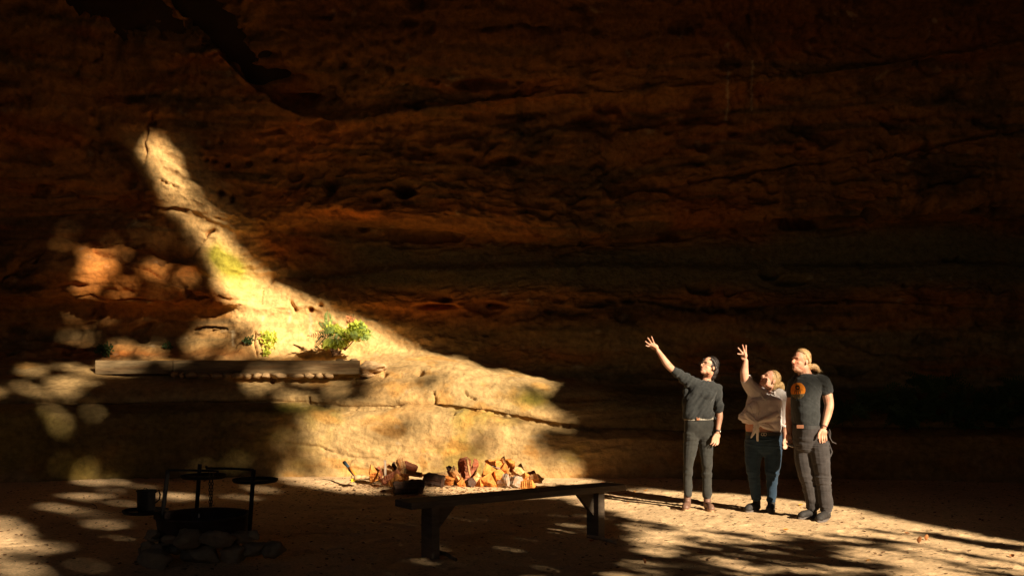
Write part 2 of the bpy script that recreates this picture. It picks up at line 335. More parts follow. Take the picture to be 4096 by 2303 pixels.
for k in range(len(poly)):
    a = poly[k]; b = poly[(k+1) % len(poly)]; L = math.hypot(b[0]-a[0], b[1]-a[1]); n = max(1, int(L/.25))
    for j in range(n):
        t = j/n; q = (a[0]*(1-t)+b[0]*t, a[1]*(1-t)+b[1]*t); s = .03
        jag.append((q[0]+s*mn.noise(Vector((q[0]*2.5, q[1]*2.5, 3))), q[1]+s*mn.noise(Vector((q[0]*2.5, q[1]*2.5, 9)))))
outer = [(-22, -12), (34, -12), (34, 32), (-22, 32)]
def cliff_mask_mesh():  # added unseen slab; its opening and depth shape sun and sky light
    loops = [[Vector((a, b, 0)) for a, b in outer], [Vector((a, b, 0)) for a, b in jag]]
    tris = geometry.tessellate_polygon(loops); pts = outer+jag
    V = []; Fc = []; n = len(pts); th = 7
    flare = [(0, 0)]*n
    for a, b in pts: V.append(from_uv(a, b, T_LIP))
    cu, cv = 5.5, 5.0
    for i, (a, b) in enumerate(pts):
        if i >= 4:                                             # back rim flares open so only the front rim cuts the light
            L = math.hypot(a-cu, b-cv); a += (a-cu)/L*.3; b += (b-cv)/L*.3
        V.append(from_uv(a, b, T_LIP+th))
    for t in tris: Fc.append(tuple(t)); Fc.append((t[2]+n, t[1]+n, t[0]+n))
    m = len(jag)
    for k in range(m):
        a = 4+k; b = 4+(k+1) % m; Fc.append((a, b, b+n)); Fc.append((a, b+n, a+n))
    me = bpy.data.meshes.new('cliff_mask'); me.from_pydata([tuple(v) for v in V], [], Fc); me.update(); return me
M_cliff_mask = mat('cliff rock', color=(.06, .04, .025), rough=.95, spec=.1, var=.4, vscale=1.2)
cl = link('cliff_mask', cliff_mask_mesh(), M_cliff_mask, smooth=False); tag(cl, kind='structure', label='unseen rock slab behind the viewer, its opening cut to shape the sunlight', cat='cliff_mask')
# where foliage outside lets light through: map over the picture
W_, H_ = 1400, 700; OX, OY = 180, 60
Lm = np.full((H_, W_), .05); gy_, gx_ = np.mgrid[0:H_, 0:W_]; gx_ = gx_-OX; gy_ = gy_-OY
def P_poly(pts, val):
    s = np.zeros(Lm.shape, bool); n = len(pts)
    for i in range(n):
        x0, y0 = pts[i]; x1, y1 = pts[(i+1) % n]
        if y0 == y1: continue
        c = ((y0 > gy_) != (y1 > gy_)) & (gx_ < (x1-x0)*(gy_-y0)/(y1-y0)+x0); s ^= c
    Lm[s] = val
jit = fbm(np.stack([gx_.ravel()*.16, gy_.ravel()*.22, 0*gx_.ravel()+.5], 1), (1, 1, 1), 3, 3.3).reshape(gx_.shape)
def P_ell(x, y, rx, ry, val): Lm[((gx_-x)/rx)**2+((gy_-y)/ry)**2 < 1.05+1.9*jit] = val
# floor
P_poly([(-180, 484), (600, 484), (1220, 560), (1220, 640), (-180, 640)], .10)
P_poly([(-180, 505), (130, 505), (120, 575), (-180, 640)], .22)
P_poly([(470, 515), (640, 515), (640, 640), (430, 640)], .15)
P_poly([(610, 505), (800, 528), (1060, 552), (1220, 600), (1220, 640), (560, 640), (640, 545)], .52)
P_poly([(880, 545), (1060, 562), (1220, 600), (1220, 640), (930, 640)], .66)
P_poly([(680, 548), (790, 545), (850, 560), (860, 640), (620, 640)], .36)
P_poly([(560, 493), (690, 485), (1030, 530), (1220, 570), (1220, 585), (1024, 563), (900, 540), (850, 534), (800, 534), (740, 531), (690, 528), (640, 518), (600, 508), (575, 505)], 1)
P_poly([(868, 524), (1030, 546), (1030, 553), (930, 536), (860, 528)], .35)
P_poly([(280, 476), (560, 476), (600, 484), (560, 498), (470, 496), (400, 494), (350, 492), (300, 484)], 1)
# wall shaft
P_poly([(140, 100), (700, 100), (700, 350), (620, 484), (318, 484), (320, 470), (306, 455), (302, 440), (297, 430), (291, 415), (305, 408), (330, 410), (344, 400), (372, 395), (350, 386), (362, 377), (350, 366),
 (330, 358), (300, 357), (270, 357), (232, 357), (216, 352), (200, 356), (183, 357), (186, 345), (191, 332), (205, 311), (231, 298), (227, 281), (205, 270), (212, 259), (205, 243), (188, 240), (184, 222), (173, 209), (165, 199), (164, 189), (157, 170), (149, 157), (140, 148)], 1)
P_poly([(-60, 365), (90, 362), (100, 392), (-60, 396)], .33); P_poly([(-60, 396), (300, 385), (310, 470), (-60, 478)], .11); P_poly([(100, 330), (190, 330), (188, 362), (98, 362)], .28); P_poly([(40, 225), (190, 212), (215, 275), (200, 305), (70, 305)], .16)
P_poly([(60, 484), (300, 482), (300, 500), (60, 502)], .2)
P_poly([(245, 376), (372, 374), (365, 400), (300, 408), (245, 398)], .38); P_ell(560, 432, 20, 40, .5); P_ell(528, 392, 24, 9, .62); P_ell(545, 464, 18, 9, .6)
P_poly([(372, 479), (426, 479), (430, 496), (384, 496)], .1)
P_ell(243, 331, 9, 6, .3); P_ell(224, 345, 13, 5, .25); P_ell(252, 350, 9, 6, .5)
for e in [(378, 432, 11, 4), (405, 425, 10, 4), (486, 428, 8, 5), (505, 440, 10, 5), (478, 446, 5, 4), (440, 378, 14, 3), (412, 385, 12, 3), (500, 398, 5, 4), (438, 466, 6, 3), (520, 415, 10, 4), (535, 446, 8, 6)]: P_ell(*e, .42)
spots = [(51, 546, 20, 4, 1), (19, 567, 22, 6, 1), (109, 489, 13, 2.6, 1), (87, 495, 20, 2.5, .8), (184, 495, 20, 3, 1), (243, 496, 12, 2.5, .9), (262, 487, 15, 2.5, .9), (192, 467, 12, 4, 1), (237, 461, 11, 5, 1), (249, 454, 4, 4, .7),
 (232, 447, 5, 4, .6), (285, 440, 8, 6, .9), (288, 450, 6, 5, .9), (271, 450, 4, 4, .6), (293, 468, 9, 7, .9), (94, 411, 7, 7, .8), (51, 408, 6, 6, .6), (62, 423, 7, 7, .6), (128, 423, 9, 7, .7), (187, 412, 6, 5, .7), (228, 419, 6, 6, .7), (190, 431, 11, 2, .8),
 (84, 473, 8, 7, .9), (62, 465, 6, 6, .7), (112, 479, 7, 4, .9), (70, 380, 22, 4.5, 1), (64, 387, 14, 5, 1), (31, 374, 9, 1.6, 1), (72, 367, 26, 2.6, 1), (108, 371, 28, 4, 1), (44, 389, 8, 3, .9), (15, 385, 9, 2, .6), (265, 380, 16, 4, .9), (257, 388, 8, 4, .8), (315, 378, 20, 2.5, .9), (335, 386, 8, 8, .9), (300, 396, 8, 4, .8),
 (60, 244, 6, 6, 1), (69, 232, 5, 5, .6), (97, 180, 5, 5, .5), (83, 222, 6, 6, .5), (138, 227, 4, 8, .7), (164, 234, 5, 9, .9), (186, 240, 5, 6, .8), (117, 253, 16, 5, .8), (155, 268, 12, 7, .7), (124, 291, 8, 10, .9), (161, 291, 7, 9, .9), (188, 277, 10, 9, .8), (221, 289, 8, 11, 1),
 (76, 337, 16, 4, .6), (121, 348, 15, 7, .8), (150, 349, 10, 10, .9), (130, 365, 30, 6, .8), (168, 365, 20, 5, .7), (231, 356, 9, 9, .8), (215, 365, 10, 4, .5), (300, 366, 12, 6, .7), (330, 367, 12, 6, .9), (350, 370, 9, 5, .9), (195, 370, 6, 3, .4),
 (16, 408, 6, 5, .4), (30, 429, 7, 5, .4), (70, 440, 6, 4, .4), (10, 530, 14, 7, 1), (2, 545, 12, 5, .9), (60, 507, 16, 2.5, .7), (88, 481, 10, 3, .8), (125, 503, 12, 2, .5), (285, 517, 9, 1.8, .6), (25, 500, 14, 2, .4), (340, 535, 10, 2, .5), (300, 552, 16, 3, .7), (435, 546, 9, 2, .6), (418, 560, 14, 2.2, .6), (395, 530, 8, 1.5, .4)]
P_poly([(79, 246), (97, 249), (110, 258), (112, 275), (95, 282), (94, 300), (78, 302), (74, 290), (82, 270)], .95)
P_poly([(0, 516), (12, 520), (26, 530), (34, 545), (28, 556), (30, 575), (-40, 575), (-40, 516)], .75)
for s in spots: P_ell(s[0], s[1], s[2]*(1.0 if s[1] < 395 or s[1] > 480 else 1.08), s[3]*(1.0 if s[1] < 395 or s[1] > 480 else 1.12), min(1, s[4]*1.1))
for e in [(20, 552, 18, 2.5), (6, 560, 10, 2)]: P_ell(*e, .1)
def lit(x, y):
    i = int(y)+OY; j = int(x)+OX
    if 0 <= i < H_ and 0 <= j < W_: return Lm[i, j]
    return .02
us = [p[0] for p in poly]; vs = [p[1] for p in poly]
def inside(a, b):
    c = False; n = len(poly)
    for i in range(n):
        x0, y0 = poly[i]; x1, y1 = poly[(i+1) % n]
        if (y0 > b) != (y1 > b) and a < (x1-x0)*(b-y0)/(y1-y0)+x0: c = not c
    return c
MX = .16
def qcell(a, b):
    if not any(inside(a+o1, b+o2) for o1, o2 in ((0, 0), (MX, 0), (-MX, 0), (0, MX), (0, -MX))): return None
    h = bvh.ray_cast(from_uv(a, b, 14), DIR)[0]
    if h is None or h.y < 1: return (.03, False, -999, 0)
    px = CX+h.x/h.y*F; py = HY-(h.z-H)/h.y*F
    return (lit(px, py), h.z < .15 and px > 330 and py > 497, px, py)
def leafy(a, b, q, near):
    f = 4.6 if near else 3.2
    n = .5+.60*mn.noise(Vector((a*f, b*f*(1.25 if near else 1), 1.7)))+.34*mn.noise(Vector((a*f*2.7, b*f*2.7, 4)))
    return n > q*1.05-(0 if q < 1 else -9)
far_c = []; near_c = []; sky_block_c = []
step = .08
for a in np.arange(min(us)-.3, max(us)+.3, step):
    for b in np.arange(min(vs), max(vs)+.3, step):
        c_ = qcell(a, b)
        if c_ is None: continue
        q, near, px, py = c_
        if near:
            for o1 in (-.02, .02):
                for o2 in (-.02, .02):
                    if leafy(a+o1, b+o2, q, True): near_c.append((a+o1, b+o2))
            if (px < 352 or py < 499.5) and q < .99 and leafy(a, b, q, False): far_c.append((a, b))
        elif leafy(a, b, q, False): far_c.append((a, b))
for a in np.arange(min(us)-7, max(us)+7, .24):              # unseen crowns added to block stray sky light, clear of the sunlit gap
    for b in np.arange(-6, max(vs)+7, .24):
        ok = True
        for o1, o2 in ((0, 0), (.4, 0), (-.4, 0), (0, .4), (0, -.4), (.28, .28), (-.28, .28), (.28, -.28), (-.28, -.28)):
            if not inside(a+o1, b+o2): continue
            c_ = qcell(a+o1, b+o2)
            if c_ is not None and c_[0] > .12: ok = False; break
        if ok: sky_block_c.append((a, b))
print('leaf cells', len(far_c), len(near_c), len(sky_block_c))
M_leafT = mat('gum leaf', color=(.05, .08, .02), rough=.6, var=.3, vscale=3, transl=.06)
M_bark = mat('bark', color=(.14, .1, .07), rough=.9, var=.4, vscale=6, bump=.6, bscale=12)
def leaf_quads(cells, T0, T1, s, k):
    c = np.repeat(np.array(cells), k, 0); n = len(c); c = c+rng.uniform(-.03, .03, c.shape)
    T = rng.uniform(T0, T1, n); e1, e2, dd = map(np.array, (E1, E2, DIR))
    P = c[:, :1]*e1+c[:, 1:]*e2-T[:, None]*dd
    th = rng.uniform(0, math.pi, n); A = np.cos(th)[:, None]*e1+np.sin(th)[:, None]*e2; B = -np.sin(th)[:, None]*e1+np.cos(th)[:, None]*e2
    til = rng.uniform(-.6, .6, n)[:, None]; A = A+til*dd
    la = s*rng.uniform(.8, 1.2, n)[:, None]; V = np.stack([P-A*la, P-B*la*.55, P+A*la, P+B*la*.55], 1).reshape(-1, 3)
    return V, np.arange(4*n).reshape(-1, 4)
def tube_mesh(paths):                           # list of (points, radii)
    V = []; Fc = []
    for P, R in paths:
        n = 8; b = len(V)
        for i, p in enumerate(P):
            d = (P[min(i+1, len(P)-1)]-P[max(i-1, 0)]).normalized(); a = d.orthogonal().normalized(); c = d.cross(a)
            for k in range(n):
                w = 2*math.pi*k/n; V.append(p+(a*math.cos(w)+c*math.sin(w))*R[i])
        for i in range(len(P)-1):
            for k in range(n): Fc.append((b+i*n+k, b+i*n+(k+1) % n, b+(i+1)*n+(k+1) % n, b+(i+1)*n+k))
    me = bpy.data.meshes.new('tube'); me.from_pydata([tuple(v) for v in V], [], Fc); me.update(); return me
def outside_tree(cells, T0, T1, s, k, foot_uv, label):
    T = (T0+T1)/2; top = from_uv(foot_uv[0], foot_uv[1], T); loc = Vector((top.x, top.y, gh(top.x, top.y) if abs(top.y) < 50 else 0))
    t = empty('tree', loc, label, 'tree', 'trees outside the mouth of the shelter')
    V, Fq = leaf_quads(cells, T0, T1, s, k); V = V-np.array(loc)
    link('crown', np_mesh('crown', V, Fq), M_leafT, t, False)
    top = top-loc; paths = [([Vector((0, 0, -.3)), top*.5+Vector((.1, 0, 0)), top], [.32, .24, .12])]
    link('trunk', tube_mesh(paths), M_bark, t)
lo = [c for c in far_c if c[0] < 4.2]; hi_ = [c for c in far_c if c[0] >= 4.2]
outside_tree(lo, 23.5, 27, .11, 3, (-.6, 5), 'tall gum tree outside the shelter, farther left behind the viewer')
outside_tree(hi_, 23.5, 27, .11, 3, (9.2, -4), 'gum tree outside the shelter, right behind the viewer')
outside_tree(near_c, 8.5, 10.3, .05, 3, (9.6, -3), 'low spreading shrub tree at the mouth of the shelter')
bl_ = [c for c in sky_block_c if c[0] < 5]; br_ = [c for c in sky_block_c if c[0] >= 5]
outside_tree(bl_, 33, 38, .33, 3, (-5, 0), 'unseen tree added far outside to block sky light, left of the sun')
outside_tree(br_, 33, 38, .33, 3, (14, -4), 'unseen tree added far outside to block sky light, right of the sun')
outside_tree(bl_, 46, 50, .33, 3, (-6, -2), 'unseen farthest tree added to block sky light, on the left')
outside_tree(br_, 46, 50, .33, 3, (15, -5), 'unseen farthest tree added to block sky light, on the right')
# ------------------------------------------------------------ world, sun, camera
w = bpy.data.worlds.new('World'); scene.world = w; w.use_nodes = True
nt = w.node_tree; bg = nt.nodes['Background']; sk = nt.nodes.new('ShaderNodeTexSky'); sk.sky_type = 'NISHITA'; sk.sun_disc = False
sk.sun_elevation = EL; sk.sun_rotation = AZ; nt.links.new(sk.outputs[0], bg.inputs[0]); bg.inputs[1].default_value = .05
sl = bpy.data.lights.new('sun', 'SUN'); sl.energy = 5; sl.angle = math.radians(.53); sl.color = (1, .84, .62)
so = bpy.data.objects.new('sun', sl); COL.objects.link(so); so.rotation_euler = DIR.to_track_quat('-Z', 'Y').to_euler(); so.location = (10, -10, 20)
cd = bpy.data.cameras.new('camera'); co = bpy.data.objects.new('camera', cd); COL.objects.link(co); scene.camera = co
co.location = CAM; co.rotation_euler = (math.radians(90), 0, 0); cd.sensor_width = 36; cd.lens = 35; cd.clip_end = 400; cd.clip_start = .05
cd.shift_y = (HY-287.5)/1024.0
scene.view_settings.view_transform = 'Standard'; scene.view_settings.look = 'None'; scene.view_settings.gamma = 1
scene.view_settings.exposure = 1.18; scene.view_settings.use_curve_mapping = False
scene.cycles.max_bounces = 8; scene.cycles.diffuse_bounces = 6
# ------------------------------------------------------------ small builders
def p4(x, y, D): return pt(x/4, y/4, D)                      # 4096-wide picture point
def box_bm(bm, c, ax, ay, az, sx, sy, sz, bev=0):
    """box centred c along unit axes, full sizes"""
    r = bmesh.ops.create_cube(bm, size=1); M = Matrix((ax*sx, ay*sy, az*sz)).transposed().to_4x4(); M.translation = c
    bmesh.ops.transform(bm, matrix=M, verts=r['verts'])
    if bev:
        es = list({e for v in r['verts'] for e in v.link_edges}); bmesh.ops.bevel(bm, geom=es, offset=bev, segments=2, affect='EDGES', profile=.6)
def bm_obj(bm, name, m, parent=None, smooth=False):
    bmesh.ops.recalc_face_normals(bm, faces=bm.faces)
    me = bpy.data.meshes.new(name); bm.to_mesh(me); bm.free(); return link(name, me, m, parent, smooth)
def tube(bm, P, R, n=10, cap=True):
    P = [Vector(p) for p in P]; R = R if isinstance(R, (list, tuple)) else [R]*len(P); rings = []; a = None
    for i, p in enumerate(P):
        d = (P[min(i+1, len(P)-1)]-P[max(i-1, 0)]).normalized()
        a = d.orthogonal().normalized() if a is None else (a-d*a.dot(d)).normalized()
        c = d.cross(a); rings.append([bm.verts.new(p+(a*math.cos(2*math.pi*k/n)+c*math.sin(2*math.pi*k/n))*R[i]) for k in range(n)])
    for i in range(len(P)-1):
        for k in range(n): bm.faces.new((rings[i][k], rings[i][(k+1) % n], rings[i+1][(k+1) % n], rings[i+1][k]))
    if cap: bm.faces.new(rings[0][::-1]); bm.faces.new(rings[-1])
def lathe(bm, c, prof, n=40):
    rings = [[bm.verts.new(c+Vector((r*math.cos(2*math.pi*k/n), r*math.sin(2*math.pi*k/n), z))) for k in range(n)] for r, z in prof]
    for i in range(len(prof)-1):
        for k in range(n): bm.faces.new((rings[i][k], rings[i][(k+1) % n], rings[i+1][(k+1) % n], rings[i+1][k]))
X3, Y3, Z3 = Vector((1, 0, 0)), Vector((0, 1, 0)), Vector((0, 0, 1))
def rock_mesh(sx, sy, sz, seed, sub=3, amp=.18, flat=.5):
    bm = bmesh.new(); bmesh.ops.create_icosphere(bm, subdivisions=sub, radius=1)
    r = random.Random(seed); pl = [(Vector((r.gauss(0, 1), r.gauss(0, 1), r.gauss(0, 1))).normalized(), r.uniform(.62, .9)) for _ in range(9)]
    for v in bm.verts:
        for n, d in pl:
            k = v.co.dot(n)
            if k > d: v.co -= n*(k-d)*(.5+flat)
        v.co *= 1+amp*mn.noise(v.co*1.6+Vector((seed*3.1, 0, 0)))+amp*.35*mn.noise(v.co*6+Vector((0, seed*1.7, 0)))
        v.co = Vector((v.co.x*sx, v.co.y*sy, v.co.z*sz))
    return bm
# ------------------------------------------------------------ bench
M_bench = mat('weathered bench wood', color=(.17, .125, .085), rough=.85, var=.35, vscale=5, stretch=(1, 1, 6), bump=.4, bscale=18, bdist=.006)
M_beam = mat('grey sawn timber', color=(.26, .175, .085), rough=.9, var=.55, vscale=9, hue=(.6, .5, .42), stretch=(.35, 1, 3), bump=.4, bscale=22, bdist=.01)
lA = Vector((-.66, 8.05, 0)); lB = Vector((.76, 9.05, 0)); bx_ = (lB-lA).normalized(); by_ = Vector((-bx_.y, bx_.x, 0))
bench = empty('bench', (lA+lB)/2, 'long backless timber plank bench standing in front of the split firewood', 'bench')
o0 = (lA+lB)/2
def bpart(name, c, ax, ay, az, s, bev=.006, par=None):
    bm = bmesh.new(); box_bm(bm, c-o0, ax, ay, az, *s, bev); return bm_obj(bm, name, M_bench, par or bench)
bpart('seat', (lA+lB)/2+Z3*.4575-bx_*.0, bx_, by_, Z3, (2.24, .27, .055))
for P, sg in ((lA, 1), (lB, -1)):
    z0 = gh(P.x, P.y)-.05
    bpart('leg', P+Z3*((z0+.43)/2), bx_, by_, Z3, (.075, .17, .43-z0))
    bm = bmesh.new(); q = [Vector((0, 0, 0)), Vector((.20, 0, 0)), Vector((0, 0, -.22))]                # gusset brace
    vs0 = []
    for e in (-.022, .022):
        vs0.append([bm.verts.new(P+bx_*sg*(.0385+p.x)+Z3*(.4285+p.z)+by_*e-o0) for p in q])
    bm.faces.new(vs0[0][::-1]); bm.faces.new(vs0[1])
    for k in range(3): bm.faces.new((vs0[0][k], vs0[0][(k+1) % 3], vs0[1][(k+1) % 3], vs0[1][k]))
    bm_obj(bm, 'brace', M_bench, bench)
# sticks lying by the bench legs
M_stick = mat('dry stick', color=(.42, .31, .19), rough=.9, var=.3, vscale=20)
M_stickd = mat('dark stick', color=(.16, .11, .07), rough=.9, var=.3, vscale=20)
def stick(a, b, r, m, label, bend=.02, grp='sticks lying on the sand'):
    A = pg(*a); B = pg(*b); A.z = gh(A.x, A.y)+r; B.z = gh(B.x, B.y)+r; loc = (A+B)/2
    M_ = loc+Vector((0, bend, r*.3)); bm = bmesh.new()
    tube(bm, [A-loc, (A+M_)/2-loc, M_-loc, (B+M_)/2-loc, B-loc], [r*.8, r, r*1.05, r*.95, r*.85], 8)
    o = bm_obj(bm, 'stick', m, None, True); o.location = loc; tag(o, label, 'stick', grp)
stick((587, 536.5), (616, 544), .016, M_stick, 'pale stick on the sand at the foot of the far bench leg')
stick((605, 543), (613, 536), .004, M_stick, 'thin pale twig crossing the stick by the far bench leg', .01)
stick((598, 536), (607, 533.5), .005, M_stick, 'short thin twig just behind the far bench leg', .01)
stick((436, 553), (456, 562), .016, M_stickd, 'dark stick beside the foot of the near bench leg')
stick((92, 503), (97, 508), .005, M_stickd, 'small bent twig on the sand left of the billy can', .03)
# ------------------------------------------------------------ retaining beam on the ledge with stones under it
beams = []
yb = 15.05
for (x0, x1, lab) in [(97.5, 174.5, 'shorter left length of pale sawn timber edging the rock ledge'), (175, 359.5, 'long right length of pale sawn timber edging the rock ledge')]:
    a = pt(x0, 366.5, yb+.25-(x0-97)*.0004); b = pt(x1, 366.7, yb+.25-(x1-97)*.0004); za = H+6.6/F*15.2; c = (a+b)/2; ax = (b-a).normalized()
    bm = bmesh.new(); L = (b-a).length; n = max(8, int(L/.12))
    box_bm(bm, Vector((0, 0, 0)), ax, Vector((-ax.y, ax.x, 0)), Z3, L-.006, .16, .205, 0)
    es = [e for e in bm.edges if abs((e.verts[0].co-e.verts[1].co).dot(ax)) > .5]; bmesh.ops.subdivide_edges(bm, edges=es, cuts=n, use_grid_fill=True)
    es = [e for e in bm.edges if abs((e.verts[0].co-e.verts[1].co).z) > .15]; bmesh.ops.subdivide_edges(bm, edges=es, cuts=4, use_grid_fill=True)
    for v in bm.verts: v.co += Vector((0, 1, .6))*.007*mn.noise(v.co*3+Vector((x0, 0, 0)))
    o = bm_obj(bm, 'timber_beam', M_beam, None, True); o.location = c; tag(o, lab, 'timber beam', 'timber beams along the ledge')
    md = None; beams.append(o)
    for p in o.data.polygons: p.use_smooth = False
M_pstone = mat('ledge stone', color=(.46, .29, .14), rough=.95, var=.35, vscale=9, bump=.5, bscale=25, bdist=.01)
cb = [(805, 905, 222, 240), (915, 1015, 222, 257), (1018, 1113, 222, 255), (1116, 1190, 222, 252), (1192, 1290, 226, 252), (1292, 1352, 232, 252), (1355, 1442, 226, 256), (1444, 1508, 226, 252), (1518, 1648, 224, 252), (1650, 1788, 228, 262), (1790, 1868, 228, 244), (1880, 1945, 232, 246), (1955, 2030, 234, 246), (765, 800, 226, 244), (690, 755, 218, 236)]
pos = ['first', 'second', 'third', 'fourth', 'fifth', 'sixth', 'seventh', 'eighth', 'ninth', 'tenth', 'eleventh', 'twelfth', 'thirteenth']
cb = sorted(cb)
for i, (x0, x1, y0, y1) in enumerate(cb):
    X0 = (350+x0*.4852)/4; X1 = (350+x1*.4852)/4; Y0 = (1380+y0*.4852)/4; Y1 = (1380+y1*.4852)/4
    d = 15.16; ppm = F/d; c = pt((X0+X1)/2, (Y0+Y1)/2+1.2, d); bm = rock_mesh((X1-X0)/2/ppm*1.12, .12, max((Y1-Y0)/2/ppm, .04)*1.25, 50+i, 3, .12, .5)
    o = bm_obj(bm, 'ledge_stone', M_pstone, None, True); o.location = c
    nm = pos[i] if i < 13 else ('last but one' if i == 13 else 'last')
    tag(o, 'flat stone wedged under the timber beam, %s from the left of its row' % nm, 'stone', 'stones packed under the beam')
for x, lab in ((340.5, 'small round pebble on the beam top, left of two'), (353.5, 'dark mushroom shaped pebble on the beam top near its right end')):
    bm = rock_mesh(.075, .06, .028, int(x), 2, .1); o = bm_obj(bm, 'pebble', M_pstone, None, True); o.location = pt(x, 359.6, yb+.16); tag(o, lab, 'pebble', 'pebbles on the beam')
    o.location.z = c.z if False else H+5.7*0+ (HY-360.3)/F*(yb+.16)+.012
# rock block at the end of the beam
for i, (x, y, sx, sz, lab) in enumerate([(372, 367, .20, .11, 'cracked block of pale stone butting the right end of the beam'), (366, 374.5, .12, .05, 'thin stone below the right end of the beam')]):
    bm = rock_mesh(sx*1.1, .22, sz, 93+i, 4, .34, .5); o = bm_obj(bm, 'stone_block', M_pstone, None, True); o.location = pt(x, y, 15.35); tag(o, lab, 'stone')
# ------------------------------------------------------------ firewood
def wood_mat(n, c, var=.5, st=(4, 4, .5)): return mat(n, color=c, rough=.85, var=var, vscale=16, stretch=st, bump=.9, bscale=24, bdist=.008, hue=(.85, .6, .45))
MW = {'o': wood_mat('split orange heartwood', (.64, .27, .06)), 'p': wood_mat('pale split sapwood', (.72, .44, .19)), 'r': wood_mat('red heartwood', (.36, .125, .06)), 'b': wood_mat('shade darkened bark wood', (.075, .042, .028)), 'g': wood_mat('grey end grain', (.34, .27, .2))}  # bark tone darkened to stand for shade on the stump and dark log
def log_piece(L, R, seed, kind='wedge'):
    r = random.Random(seed); bm = bmesh.new(); sec = []
    if kind == 'wedge':
        a0 = r.uniform(.9, 1.35); sec = [(0, 0)]+[(math.cos(t), math.sin(t)) for t in np.linspace(-a0/2, a0/2, 5)]; sec = [(x-.55, y) for x, y in sec]
        sec = [(x*1.45, y*1.35) for x, y in sec]
    elif kind == 'half': sec = [(x-.35, y) for x, y in [(0, -1), (.1, 0), (0, 1)]+[(math.cos(t), math.sin(t)) for t in np.linspace(1.4, -1.4, 6)]]
    else: sec = [(math.cos(t)*r.uniform(.8, 1.1), math.sin(t)*r.uniform(.7, 1.05)) for t in np.linspace(0, 2*math.pi, 9)[:-1]]
    n = 9; rings = []
    for i in range(n):
        z = (i/(n-1)-.5)*L; k = 1+.045*r.uniform(-1, 1); off = Vector((r.uniform(-1, 1), r.uniform(-1, 1), 0))*R*.05
        if i in (0, n-1): k *= .95
        rings.append([bm.verts.new(Vector((x*R*k*(1+.1*r.uniform(-1, 1)), y*R*k*(1+.1*r.uniform(-1, 1)), z+(r.uniform(-.04, .04)*L if i in (0, n-1) else 0)))+off) for x, y in sec])
    m = len(sec)
    for i in range(n-1):
        for k in range(m): bm.faces.new((rings[i][k], rings[i][(k+1) % m], rings[i+1][(k+1) % m], rings[i+1][k]))
    bm.faces.new(rings[0][::-1]); bm.faces.new(rings[-1])
    bmesh.ops.triangulate(bm, faces=[f for f in bm.faces if len(f.verts) > 4]); bmesh.ops.subdivide_edges(bm, edges=bm.edges, cuts=1)
    for v in bm.verts: v.co += Vector((1, 1, .3))*R*.16*mn.noise(Vector((v.co.x*45+seed, v.co.y*45, v.co.z*5)))
    return bm
def wc(cx, cy, D): return p4(1350+cx*.33, 1800+cy*.33, D)
